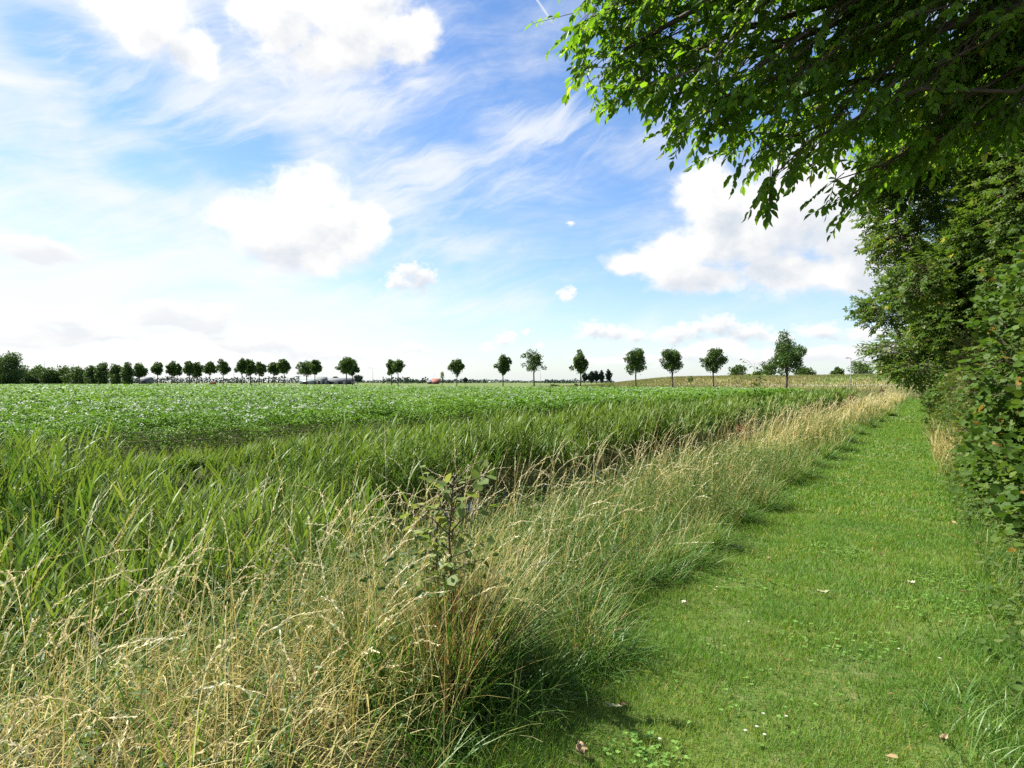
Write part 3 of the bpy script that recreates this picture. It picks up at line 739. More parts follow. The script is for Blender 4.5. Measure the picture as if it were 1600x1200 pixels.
# ------------------------------------------------------------------ potato crop
crop = MB(); flw = MB()
FX = -13.5
def far_line(r, d):
    # metres before the field's far edge, a line parallel to the road trees
    ax, ay, bx, by = 38., 80., -150., 222.
    L = math.hypot(bx - ax, by - ay); nx, ny = -(by - ay) / L, (bx - ax) / L
    return -((r - ax) * nx + (d - ay) * ny) * (1 if ny < 0 else -1)
_ax = (far_line(0, 20) > 0)
def inside(r, d):
    f = far_line(r, d)
    return f > 0 if _ax else f < 0
def canopy(X, Y):
    row = .5 + .5 * np.cos((X + .15 * fbm(X * .3, Y * .3)) * 2 * np.pi / .75)
    return .44 + .12 * row + .44 * fbm(X * 1.3, Y * 1.3) + .10 * fbm(X * 4, Y * 4)
for (d0, d1, s, lai) in ((9, 17, .062, 2.0), (17, 26, .080, 1.9), (26, 42, .12, 1.7), (42, 70, .20, 1.6), (70, 120, .34, 1.5), (120, 235, .6, 1.4)):
    area = (d1 * d1 - d0 * d0) * .9
    n = int(area * lai / (.42 * s * s))
    d = np.sqrt(U(d0 * d0, d1 * d1, n)); r = d * U(-.9, .55, n)
    X = r * CA - d * SA; Y = r * SA + d * CA
    edge = FX - X + .7 * (fbm(Y * .9, Y * 0) - .5)
    k = (edge > 0) & inside(r, d); X, Y, edge, d = X[k], Y[k], edge[k], d[k]; N = len(X)
    top = canopy(X, Y) * (.72 + .28 * sstep(0, .35, edge))
    dep = U(0, 1, N) ** 1.5
    near_edge = edge < .7
    z = np.where(near_edge, top * (1 - dep * .95), top - dep * min(.30, .12 + s))
    Pp = np.stack([X, Y, gz(X, Y) + z], 1)
    az = U(0, 6.283, N)
    D = np.stack([np.cos(az), np.sin(az), U(-.7, .35, N)], 1)
    Nn = np.stack([rng.normal(0, .55, N), rng.normal(0, .55, N), np.ones(N)], 1)
    leaves(crop, Pp, D, Nn, s * U(.7, 1.3, N), OVATE if d0 < 26 else TRI2, np.clip(.6 * rng.random(N) + .5 * fbm(X * .6, Y * .6 + 3), 0, 1))
    if d0 < 42:      # the leafy front of the first row
        m_ = int((d1 - d0) * 62 * (.062 / s)); Yf = U(-10, 46, m_ * 4); ef = U(0, .55, m_ * 4) + 0 * Yf
        Xf = FX + .7 * (fbm(Yf * .9, Yf * 0) - .5) - ef; rf, df = cam_rd(Xf, Yf)
        kf = (df > d0) & (df < d1) & in_view(Xf, Yf); Xf, Yf, ef = Xf[kf], Yf[kf], ef[kf]; Nf = len(Xf)
        azf = U(0, 6.283, Nf)
        leaves(crop, np.stack([Xf, Yf, gz(Xf, Yf) + canopy(Xf, Yf) * (.75 + .25 * sstep(0, .35, ef)) * U(.08, 1, Nf)], 1), np.stack([np.cos(azf), np.sin(azf), U(-.8, .3, Nf)], 1), np.stack([U(-.1, 1., Nf), rng.normal(0, .5, Nf), np.ones(Nf) * .8], 1), s * U(.7, 1.3, Nf), OVATE if d0 < 26 else TRI2, rng.random(Nf))
    # flower clusters
    fn = int(area * (6.2 if d0 < 42 else 5.5 if d0 < 70 else 4.6))
    d = np.sqrt(U(d0 * d0, d1 * d1, fn)); r = d * U(-.9, .55, fn)
    X = r * CA - d * SA; Y = r * SA + d * CA
    dn = .4 + 1.2 * sstep(.35, .62, fbm(X * .16 + 3, Y * .16))
    edge = FX - X
    k = (edge > .15) & inside(r, d) & (rng.random(fn) < dn * .62 * (.35 + .65 * sstep(.3, 2., edge))); X, Y, d = X[k], Y[k], d[k]; N = len(X)
    npet = 6 if d0 < 26 else 4 if d0 < 42 else 2 if d0 < 120 else 2
    sz = U(.75, 1.25, N) * np.maximum(.031, .0009 * d)
    zt = gz(X, Y) + canopy(X, Y) + U(.0, .10, N)
    for q in range(npet):
        spread = np.maximum(.024, .0006 * d)
        Pp = np.stack([X + rng.normal(0, 1, N) * spread, Y + rng.normal(0, 1, N) * spread, zt + U(-.02, .03, N)], 1)
        az = U(0, 6.283, N)
        leaves(flw, Pp, np.stack([np.cos(az), np.sin(az), U(-.2, .5, N)], 1), np.stack([rng.normal(0, .6, N), rng.normal(0, .6, N), np.ones(N)], 1), sz, ROUND if d0 < 42 else QUAD, rng.random(N))
oc = tag(crop.build('potato_crop', M_potato), 'flat green potato crop covered in small white flowers beyond the reeds', 'crop', kind='stuff')
of = flw.build('blossom', M_white, oc); tag(of, kind='stuff')

# ------------------------------------------------------------------ distant trees
def crown_points(lobes, n, shell=.62):
    vol = np.array([l[3] * l[4] * l[5] for l in lobes]) ** .6; vol /= vol.sum()
    c = rng.choice(len(lobes), n, p=vol); Lb = np.array(lobes)[c]
    v = norm(rng.normal(0, 1, (n, 3))); rr = (shell + (1 - shell) * rng.random(n)) ** 1.0
    rr = np.where(rng.random(n) < .07, rr * 1.12, rr)
    return Lb[:, :3] + v * rr[:, None] * Lb[:, 3:6], v
def clump_lobes(cx, cy, cz, rx, ry, rz, n, size, seed):
    g = np.random.default_rng(seed); lobes = []
    for i in range(n):
        v = g.normal(0, 1, 3); v /= np.linalg.norm(v); k = g.uniform(.35, 1.06)
        s = size * g.uniform(.5, 1.25)
        taper = 1 - .22 * max(v[2] * k, 0)
        lobes.append((cx + v[0] * k * rx * taper, cy + v[1] * k * ry * taper, cz + v[2] * k * rz, s * rx, s * ry, s * rz * .85))
    return lobes
def far_tree(name, px, top, cbot, w, d, label, cat='tree', group=None, zbase=None, seed=1, mat=None, n=2400, trunk=True, size=.46, nl=13, leaf=None, gap=.0):
    loc = at(px, d, 0); loc[2] = float(gz(loc[0], loc[1])) if zbase is None else zbase
    t = thing(name, loc, label, cat, group)
    zt = zof(top, d) - loc[2]; zb = max(zof(cbot, d) - loc[2], .1); rw = w / F * d / 2
    cz = (zt + zb) / 2; rz = (zt - zb) / 2
    g1 = np.random.default_rng(seed + 77)
    lobes = clump_lobes(0, 0, cz, rw * .92, rw * .92, rz * .86, nl, size * .8, seed)
    lobes += [(g1.normal(0, .06) * rw, 0, cz - rz * .08, rw * .70, rw * .70, rz * .74), (g1.normal(0, .1) * rw, 0, cz + rz * .35, rw * .45, rw * .45, rz * .5)]
    lobes += [(g1.uniform(-.78, .78) * rw, g1.uniform(-.7, .7) * rw, cz + g1.uniform(-.55, .55) * rz, rw * .22, rw * .22, rz * .16) for _ in range(6)]
    if not trunk:
        g0 = np.random.default_rng(seed + 9)
        lobes += [(g0.uniform(-.7, .7) * rw, g0.uniform(-.5, .5) * rw, zb + rz * g0.uniform(.05, .4), rw * .5, rw * .5, rz * .38) for _ in range(6)]
    P, v = crown_points(lobes, n, .45)
    P = P + rng.normal(0, .035, P.shape) * rw
    P[:, 2] = np.maximum(P[:, 2], .05)
    lf = leaf or max(.21, d * .0019)
    mb = MB()
    D = norm(v + rng.normal(0, .8, v.shape)); Nn = norm(v * .5 + rng.normal(0, .7, v.shape) + np.array([0, 0, .4]))
    leaves(mb, P, D, Nn, lf * U(.6, 1.35, n), QUAD, np.clip(.7 * rng.random(n) + .3 * fbm(P[:, 0] * .8, P[:, 2] * .8), 0, 1))
    mb.build('crown', mat or M_far, t)
    if trunk:
        mb = MB(); g = np.random.default_rng(seed + 5)
        r0 = max(.13, rw * .06)
        tube(mb, [[0, 0, -.15], [g.normal(0, .04), 0, zb * .5], [g.normal(0, .06), 0, zb], [g.normal(0, .1), 0, cz], [0, 0, zt * .88]], [r0 * 1.25, r0, r0 * .9, r0 * .6, r0 * .15], 7)
        for q in range(7):
            z0 = zb + (cz - zb) * g.uniform(-.1, 1.2); l = lobes[q % len(lobes)]
            tube(mb, [[0, 0, z0], [l[0] * .5, l[1] * .5, (z0 + l[2]) / 2], [l[0], l[1], l[2]]], [r0 * .45, r0 * .3, r0 * .1], 4)
        mb.build('trunk', M_bark, t)
    return t

G1 = 'young trees in a row along the far side of the potato field'
ROW = [  # px, top, crown bottom, crown width, depth, label
 (246, 564, 588, 20, 223, 'small roadside tree at the left end of its row beside the wood'),
 (268, 565, 588, 16, 222, 'slim dark roadside tree touching a smaller one, second clump from the wood'),
 (277, 567, 588, 15, 232, 'small roadside tree half hidden right of the slim one, second clump from the wood'),
 (296, 562, 588, 18, 212, 'taller rounded roadside tree of the touching pair left of the red box'),
 (307, 565, 589, 18, 216, 'shorter rounded roadside tree of the touching pair left of the red box'),
 (328, 563, 587, 20, 214, 'roadside tree with a blocky dark crown standing right above the small red box'),
 (349, 562, 588, 22, 210, 'roadside tree with a broad heart-shaped crown just right of the small red box'),
 (378, 558, 586, 18, 195, 'narrow tall roadside tree at the left of the dense clump of three'),
 (391, 560, 587, 22, 199, 'broad dark roadside tree in the middle of the dense clump of three'),
 (405, 564, 588, 20, 205, 'lower round roadside tree at the right of the dense clump of three'),
 (428, 565, 587, 20, 215, 'thin-crowned roadside tree leaning left against a taller pointed neighbour'),
 (444, 558, 587, 22, 196, 'pointed dark roadside tree standing taller than the thin one on its left'),
 (479, 562, 590, 28, 204, 'loose wide roadside tree with a ragged low left side, left of a denser partner'),
 (492, 560, 587, 20, 198, 'dense upright roadside tree joined to the loose wide tree on its left'),
 (541, 555, 587, 30, 182, 'largest dark roadside tree of the left half, before the long grey shed'),
 (551, 560, 587, 20, 190, 'smaller roadside tree tucked behind the right side of the one before the grey shed'),
 (612, 561, 586, 17, 200, 'narrow roadside tree at the left of an isolated touching pair beside the lamp post'),
 (622, 560, 585, 21, 198, 'rounded roadside tree at the right of an isolated touching pair beside the lamp post'),
 (714, 560, 587, 24, 196, 'lone roadside tree with a small diamond crown right of the red-roofed barn'),
 (786, 551, 587, 24, 160, 'lone roadside tree with a tall narrow barrel crown left of the open airy one'),
 (835, 544, 584, 37, 139, 'airy roadside tree with gaps in its broad crown and a low right-hand twig'),
 (907, 548, 587, 29, 150, 'dark roadside tree in front of the row of black poplars'),
 (994, 540, 587, 37, 132, 'dense oval roadside tree rising in front of the left end of the dry bank'),
 (1051, 542, 588, 38, 135, 'roadside tree with an even egg crown and a twig stuck out to its right'),
 (1115, 540, 583, 39, 130, 'roadside tree with a lobed crown drooping low on its left, left of the tallest tree'),
 (1229, 518, 587, 60, 94, 'tallest roadside tree with a big irregular two-tier crown in front of the bank'),
]
for i, (px, tp, cb, w, d, lab) in enumerate(ROW):
    far_tree('roadside_tree', px, tp, cb, w, d, lab, group=G1, seed=100 + i, n=int(2400 + (230 - d) * 36) if i != 20 else 2400, nl=17, size=.40 if i != 20 else .34)

G2 = 'trees of the dark wood at the left edge'
WOOD = [(-14, 546, 597, 46, 210, 'tall dark tree cut by the left edge of the photo'), (12, 548, 598, 42, 205, 'tallest broad dark tree of the wood at the far left'),
 (36, 572, 598, 30, 225, 'low rounded tree filling the step right of the tallest dark tree'), (56, 571, 598, 26, 232, 'bushy tree of the even low stretch of the wood, nearest the tall trees'),
 (76, 573, 598, 28, 228, 'bushy tree in the middle of the even low stretch of the wood'), (97, 573, 598, 28, 230, 'wide low tree near the right end of the even low stretch of the wood'),
 (120, 571, 598, 28, 226, 'rounded tree where the even low wood begins to break up'), (143, 568, 598, 20, 220, 'narrow conical tree left of the taller pointed one'),
 (160, 564, 598, 20, 218, 'tall pointed tree standing out of the right part of the wood'), (180, 567, 599, 22, 214, 'broad squat tree between two pointed trees of the wood'),
 (198, 564, 600, 20, 208, 'pointed tree reaching to the ground near the right end of the wood'), (218, 565, 592, 20, 216, 'last tree of the wood with two small peaks and a visible trunk')]
for i, (px, tp, cb, w, d, lab) in enumerate(WOOD):
    far_tree('broad_tree', px, tp, cb + (3.5 if i < 11 else 0), w * (1.35 if 2 <= i <= 6 else 1.12), d, lab, group=G2, seed=300 + i, n=4200 if i > 1 else 9000, nl=16, size=.5, trunk=(i == 11))
G3 = 'trees showing above the bank'
BACK = [(1151, 569, 597, 34, 215, 'flat-topped loose tree above the bank between two roadside trees'), (1203, 564, 597, 32, 200, 'tree half hidden behind the left of the tallest roadside tree'),
 (1186, 579, 596, 18, 205, 'small bushy tree left of the half hidden one above the bank'), (1259, 572, 597, 32, 215, 'low wide pine-like tree above the bank right of the tallest roadside tree'),
 (1308, 573, 597, 20, 215, 'small rounded tree left of the lamp post above the bank'), (1344, 562, 598, 50, 205, 'large round dark tree above the bank right behind the lamp post')]
for i, (px, tp, cb, w, d, lab) in enumerate(BACK):
    far_tree('oak_tree', px, tp, cb, w, d, lab, group=G3, seed=400 + i, n=2200, nl=15, size=.42)
G4 = 'black poplars in a short row left of the bank'
for i, (px, tp, w, lab) in enumerate([(914, 581, 10, 'leftmost lower poplar partly behind a roadside trunk'), (924, 579, 12, 'broad dark poplar second from the left of the short row'), (932, 579, 10, 'middle poplar of the short dark row'), (940, 578, 10, 'poplar left of the gap in the short dark row'), (951, 578, 10, 'poplar standing alone right of the gap in the short dark row')]):
    far_tree('poplar_tree', px, tp, 597, w, 420, lab, group=G4, seed=500 + i, n=900, nl=9, size=.5, mat=M_fardark)
far_tree('birch_tree', 691, 579, 594, 7, 330, 'tiny pale thin young tree beside the red-roofed barn', seed=520, n=220, nl=8, size=.3, mat=M_farpale, leaf=.5)
far_tree('round_tree', 727, 590, 597, 7, 420, 'small round dark tree on the horizon right of the lone diamond-crowned tree', seed=521, n=300, nl=6, size=.5, mat=M_fardark)
far_tree('farm_tree', 559, 585, 597, 18, 520, 'low bluish tree behind the right end of the grey farm shed', seed=522, n=700, nl=9, mat=M_fardark)
far_tree('farm_tree', 524, 588, 597, 9, 560, 'small domed tree above the roof of the grey farm shed', seed=523, n=400, nl=7, mat=M_fardark)
# bushes on and before the bank
G5 = 'small bushes on the dry bank'
for i, (px, py, h, w, lab) in enumerate([(864, 601, 1.1, 1.6, 'dark little bush at the left foot of the dry bank'), (870, 602, .8, 1.2, 'second little bush touching the one at the left foot of the bank'), (900, 597, 1., 1.3, 'bush on the low left crest of the dry bank'), (942, 602.5, 1.1, 1.3, 'narrow bush low on the bank below the poplars'), (955, 604, 1.5, 1.6, 'biggest dark bush low on the bank right of the poplars'), (1080, 589, 1.3, 1.8, 'bush on the crest of the bank left of the lobed tree')]):
    d = 172 if i > 2 else 205
    if i == 5: d = 160
    loc = at(px, d, 0); loc[2] = float(gz(loc[0], loc[1])) - .1
    t = thing('bush', loc, lab, 'bush', G5)
    P, v = crown_points(clump_lobes(0, 0, h * .5, w * .5, w * .5, h * .5, 7, .5, 600 + i), 260)
    mb = MB(); leaves(mb, P, norm(v + rng.normal(0, .7, v.shape)), norm(v + rng.normal(0, .6, v.shape)), U(.15, .35, 260), QUAD); mb.build('foliage', M_far, t)
    mb = MB(); sticks(mb, np.zeros((4, 3)), rng.normal(0, .25, (4, 3)) * [w, w, 0] + [0, 0, h * .6], .03, .01); mb.build('stem', M_twig, t)
# far woods along the horizon
mb = MB()
for (p0, p1, tp, d) in ((205, 470, 589, 900), (480, 800, 593.5, 1400), (598, 640, 590.5, 800), (632, 668, 591, 820), (668, 760, 593, 1000), (850, 900, 594, 900), (-60, 240, 588, 900), (800, 960, 595, 1500), (-300, 60, 585, 700)):
    w_ = (p1 - p0) / F * d; n = int(w_ * 9)
    px = U(p0, p1, n); dd = d * U(.97, 1.05, n)
    hmax = (zof(tp, d)) * (.45 + .9 * fbm(px * .09, px * 0 + d))
    for q in range(n):
        pass
    r = (px - 800) / F * dd
    Pp = np.stack([r * CA - dd * SA, r * SA + dd * CA, hmax * rng.random(n)], 1)
    leaves(mb, Pp, norm(rng.normal(0, 1, (n, 3))), norm(rng.normal(0, 1, (n, 3))), U(1.6, 3.0, n), QUAD)
tag(mb.build('far_woods', M_fardark), 'thin dark line of far woods along the horizon', 'woods', kind='stuff')

# ------------------------------------------------------------------ farm buildings, lamp posts and small things far away
M_roofgrey = solid('grey_roof', (.13, .14, .15), .8, (.10, .105, .11), .6)
M_wallpale = solid('pale_wall', (.34, .34, .31), .85, (.26, .26, .24), .5)
M_roofred = solid('red_tile_roof', (.24, .075, .045), .8, (.18, .06, .04), 1.2)
M_wallbrick = solid('brick_wall', (.26, .12, .07), .9, (.2, .09, .055), 2)
M_dark = solid('dark_opening', (.03, .03, .03), .6)
M_glass = solid('greenhouse_glass', (.20, .25, .24), .3, (.15, .19, .18), .3)
M_steel = solid('galvanised_steel', (.34, .36, .38), .45, (.28, .30, .32), 6, .6)
M_post = solid('painted_grey_post', (.16, .17, .18), .6, (.12, .13, .14), 5)
M_wood = solid('weathered_wood', (.13, .10, .075), .9, (.07, .055, .04), 9)
M_redbox = solid('red_panel', (.45, .09, .04), .7)
M_lamp = solid('lamp_glass', (.6, .6, .58), .3)
def barn(name, px, d, L, W, wall, roof, label, mw, mr, openings=3, rot=0.15):
    loc = at(px, d, 0); t = thing(name, loc, label, 'building'); t.rotation_euler = (0, 0, AY + rot)
    mb = MB(); box(mb, (0, 0, wall / 2), (L, W, wall))
    for s in (-1, 1):   # gables
        mb.add([[s * L / 2, -W / 2, wall], [s * L / 2, W / 2, wall], [s * L / 2, 0, wall + roof]], tri=[[0, 1, 2]])
    mb.build('wall', mw, t)
    mb = MB(); e = .5
    for s in (-1, 1):
        V = [[-L / 2 - e, s * (W / 2 + e), wall - .25], [L / 2 + e, s * (W / 2 + e), wall - .25], [L / 2 + e, 0, wall + roof + .05], [-L / 2 - e, 0, wall + roof + .05]]
        V2 = [[a, b, c + .2] for a, b, c in V]
        mb.add(V + V2, [[0, 1, 2, 3], [7, 6, 5, 4], [0, 4, 5, 1], [1, 5, 6, 2], [2, 6, 7, 3], [3, 7, 4, 0]])
    mb.build('roof', mr, t)
    for k in range(openings):
        mb = MB(); x = -L / 2 + (k + .5) * L / openings
        box(mb, (x, -W / 2 - .02, wall * .42), (min(3.5, L / openings * .5), .12, wall * .7)); mb.build('door' if k == 0 else 'window', M_dark, t)
    return t
barn('farm_shed', 526, 480, 24, 10, 2.6, 1.7, 'long low grey-roofed farm shed with pale walls behind the largest dark roadside tree', M_wallpale, M_roofgrey, 4)
barn('farmhouse', 503, 470, 6, 7, 3.2, 1.8, 'small pale farmhouse at the left end of the grey farm shed', M_wallpale, M_roofgrey, 2)
barn('greenhouse', 487, 520, 16, 9, 2.4, 1.2, 'low pale greenhouse left of the small farmhouse on the horizon', M_glass, M_glass, 2)
barn('red_barn', 681, 560, 5.6, 5, 1.6, 2.6, 'little barn with a bright red tiled roof on the horizon', M_wallbrick, M_roofred, 1, .1)
barn('brick_shed', 672, 575, 4.5, 4, 1.6, 1.3, 'brown brick shed joined to the left of the red-roofed barn', M_wallbrick, M_roofgrey, 1, .1)
barn('silo_shed', 228, 620, 8, 9, 4.0, 2.0, 'bluish grey barn seen between the wood and the first roadside tree', M_roofgrey, M_roofgrey, 1)

def lamp_post(px, d, top, label, arm=1.1, group='lamp posts along the road', side=1):
    loc = at(px, d, 0); loc[2] = float(gz(loc[0], loc[1]))
    t = thing('lamp_post', loc, label, 'lamp post', group); t.rotation_euler = (0, 0, AY)
    h = zof(top, d) - loc[2]
    mb = MB(); tube(mb, [[0, 0, -.1], [0, 0, h * .3], [0, 0, h]], [.075, .06, .04], 8); mb.build('pole', M_post, t)
    mb = MB(); tube(mb, [[0, 0, h - .02], [side * arm * .5, 0, h + .08], [side * arm, 0, h + .1]], [.04, .035, .03], 6); mb.build('arm', M_steel, t)
    mb = MB(); box(mb, (side * (arm + .22), 0, h + .08), (.5, .16, .10)); a = mb.build('lamp_head', M_post, t)
    mb = MB(); box(mb, (side * (arm + .22), 0, h + .005), (.42, .15, .03)); mb.build('lens', M_lamp, a)
lamp_post(1329.5, 104, 560, 'grey lamp post standing against the round dark tree on the bank', .35, side=-1)
lamp_post(582.5, 250, 575, 'thin lamp post between the largest dark tree and the isolated pair', .8, side=-1)
lamp_post(365.5, 260, 575, 'thin lamp post left of the dense clump of three roadside trees', .6, side=-1)
lamp_post(844.5, 300, 578, 'faint thin lamp post just right of the airy roadside tree', .6, side=-1)
lamp_post(678, 520, 585, 'short faint lamp post rising over the red-roofed barn', .8, side=1)
loc = at(70, 300, 0); t = thing('mast', loc, 'thin bare mast rising out of the wood at the left', 'mast')
mb = MB(); tube(mb, [[0, 0, -.1], [0, 0, 6], [0, 0, zof(562, 300)]], [.16, .12, .06], 6); mb.build('pole', M_steel, t)
mb = MB(); tube(mb, [[-.9, 0, zof(565, 300)], [.9, 0, zof(565, 300)]], [.05, .05], 5); mb.build('crossbar', M_steel, t)
# red box on two legs
loc = at(333.5, 190, 0); t = thing('roadside_shelter', loc, 'small red box with a pale roof on posts at the edge of the crop', 'shelter'); t.rotation_euler = (0, 0, AY + .2)
mb = MB(); box(mb, (0, 0, 1.25), (1.3, .7, .5)); mb.build('panel', M_redbox, t)
mb = MB(); box(mb, (0, 0, 1.56), (1.9, 1.1, .12)); box(mb, (0, 0, 1.66), (1.3, .7, .10)); mb.build('roof', M_wallpale, t)
for s in (-1, 1):
    mb = MB(); box(mb, (s * .55, 0, .45), (.1, .1, 1.1)); mb.build('leg', M_wood, t)

# pale worn track across the slope of the bank
mb = MB(); V = []
ss = np.linspace(58, 135, 40)
ax, ay = 10., 215.; tx, ty = 39 / math.hypot(39, 110), -110 / math.hypot(39, 110)
for s_ in ss:
    for n_ in (8.2, 9.0, 9.8):
        r = ax + tx * s_ - ty * n_; d = ay + ty * s_ + tx * n_
        X = r * CA - d * SA; Y = r * SA + d * CA; V.append([X, Y, float(gz(X, Y)) + .05])
i = (np.arange(39)[:, None] * 3 + np.arange(2)[None]).reshape(-1)
mb.add(V, np.stack([i, i + 1, i + 4, i + 3], 1))
tag(mb.build('track', solid('worn_track', (.27, .245, .16), .95, (.22, .20, .13), .8)), kind='structure')

# tufted grass on the bank and the rough meadow in front of it
mb = MB()
n = 110000; s_ = U(-10, 150, n); n_ = U(-2, 34, n) ** 1.0
r = ax + tx * s_ - ty * n_; d = ay + ty * s_ + tx * n_
X = r * CA - d * SA; Y = r * SA + d * CA; k = (np.abs(r) < d * .85) & (d > 20); X, Y, d = X[k], Y[k], d[k]; N = len(X)
k = rng.random(N) < (.35 + .9 * fbm(X * .15, Y * .15)); X, Y, d = X[k], Y[k], d[k]; N = len(X)
blades(mb, np.stack([X, Y, gz(X, Y)], 1), U(.25, .6, N), .0007 * d * U(.6, 1.2, N), U(0, .4, N), U(0, .8, N), 2, rng.random(N))
# rough meadow between the end of the path and the bank
X, Y = scatter(-45, 12, 72, 150, 14); s_, n_ = dike_coord(X, Y)
r, d = cam_rd(X, Y)
k = (n_ < 3) & (np.abs(r) < d * .85) & ((X > -12.5) | ((~inside(r, d)))); X, Y, d = X[k], Y[k], d[k]; N = len(X)
blades(mb, np.stack([X, Y, gz(X, Y)], 1), U(.25, .6, N) * (.5 + fbm(X * .2, Y * .2)), .0008 * d * U(.6, 1.3, N), U(0, .4, N), U(0, .9, N), 2, rng.random(N))
tag(mb.build('meadow_grass', M_dikegrass), 'rough dry and green grass on the bank and meadow beyond the path', 'grass', kind='stuff')
# mixed grass strip along the road trees
# dark red dock stand in front of the bank
def dock(px, py, h, n, label):
    loc = ground_at(px, py) if not isinstance(py, tuple) else at(px, py[0], 0)
    loc[2] = float(gz(loc[0], loc[1]))
    t = thing('dock_plant', loc, label, 'plant')
    mb = MB(); sd_ = MB(); lv = MB()
    base = rng.normal(0, .10, (n, 3)) * [1, 1, 0]
    P, rn = blades(mb, base, h * U(.7, 1.05, n), .012, U(0, .2, n), U(-.1, .3, n), 8, U(0, 1, n), None, 'stalk')
    c_ = np.repeat(P[:, 3:9].reshape(-1, 3), 9, 0); m_ = len(c_)      # rusty seeds crowd along each stem
    leaves(mb, c_ + rng.normal(0, .022, (m_, 3)), norm(rng.normal(0, 1, (m_, 3)) + [0, 0, .8]), norm(rng.normal(0, 1, (m_, 3))), U(.02, .045, m_), ROUND, None, 1)
    az = U(0, 6.28, n * 3)
    leaves(lv, np.zeros((n * 3, 3)) + [0, 0, .05], np.stack([np.cos(az), np.sin(az), U(.2, 1, n * 3)], 1), np.tile([0, 0, 1.], (n * 3, 1)), U(.15, .28, n * 3), NARROW)
    mb.build('stem', [M_twig, M_dock], t); lv.build('foliage', M_vgreen, t)
dock(1158, (16.5,), .85, 7, 'rust red dried dock plant standing among the verge grass near the middle distance')
dock(1378, (62,), 1.4, 26, 'reddish brown dried weed patch at the far end of the reeds below the bank')
dock(1333, (38,), 1.25, 9, 'thin dark dried dock stalks left of the far straw coloured verge')

# ------------------------------------------------------------------ the hedge row on the right: shrubs and trees
def shrub(name, X, Y, rx, ry, h, n, L, tmpl, mat, label, group, seed, shell=.7, z0=.15):
    z = float(gz(X, Y)); t = thing(name, (X, Y, z), label, 'shrub', group)
    lob = clump_lobes(0, 0, (h + z0) / 2, rx * .82, ry * .82, (h - z0) / 2 * .88, 14, .42, seed)
    g0 = np.random.default_rng(seed + 3)
    lob += [(-rx * g0.uniform(.35, .75), ry * g0.uniform(-.9, .9), h * g0.uniform(.08, .22), rx * .38, ry * .4, h * .14) for _ in range(6)]
    tw = int(n / 7)
    P, v = crown_points(lob, tw, shell)
    P[:, 2] = np.maximum(P[:, 2], .05)
    D = norm(v * [1, 1, .6] + rng.normal(0, .45, v.shape) + [0, 0, .15])
    foliage_on_twigs(t, P, D, .26 * (L / .07), 7, L, tmpl, mat, droop=.25, tubes=True)
    mb = MB(); g = np.random.default_rng(seed)
    for q in range(9):
        e = P[g.integers(0, len(P))]; b0 = np.array([g.normal(0, .12), g.normal(0, .15), 0])
        tube(mb, [b0, b0 * 1.4 + [0, 0, h * .25], (b0 + e) / 2 + [0, 0, .1 * h], e], [.028, .022, .014, .005], 5)
    mb.build('stem', M_bark, t)
    return t
def foliage_on_twigs(parent, P, D, tl, nl, L, tmpl, mat, droop=.4, tubes=True, name='foliage', flat=.6, lvar=(.65, 1.25), rbias=None):
    N = len(P); mb = MB(); tb = MB()
    E = P + D * tl
    E[:, 2] -= droop * tl * .35
    side = norm(np.cross(D, np.array([0, 0, 1.]) + rng.normal(0, .25, (N, 3))))
    rr = rng.random(N)
    for k in range(nl):
        f = (k + .4) / nl
        pos = P * (1 - f) + E * f
        sgn = 1 if k % 2 else -1
        last = (k == nl - 1)
        d = norm(D * (.9 if not last else 1.6) + side * sgn * (1.0 if not last else .1) + np.array([0, 0, -droop]) + rng.normal(0, .28, (N, 3)))
        nn = np.array([0, 0, 1.]) * flat + rng.normal(0, .42, (N, 3)) + D * .25
        rn = np.clip(.55 * rr + .45 * rng.random(N), 0, 1)
        rn = np.where(rng.random(N) < .02, 1., rn * .96)
        leaves(mb, pos, d, nn, L * U(lvar[0], lvar[1], N), tmpl, rn)
    o1 = mb.build(name, mat, parent)
    if tubes:
        sticks(tb, P - D * tl * .5, E, .0045 * max(1, L / .08), .0015)
        tb.build('twig', M_twig, parent)
    return o1
def hx(Y): return float(np.interp(Y, [8, 10, 14, 18, 22, 40, 60], [.70, .57, .42, .20, .10, -.12, -.40]))
G6 = 'shrubs of the hedge along the right of the path'
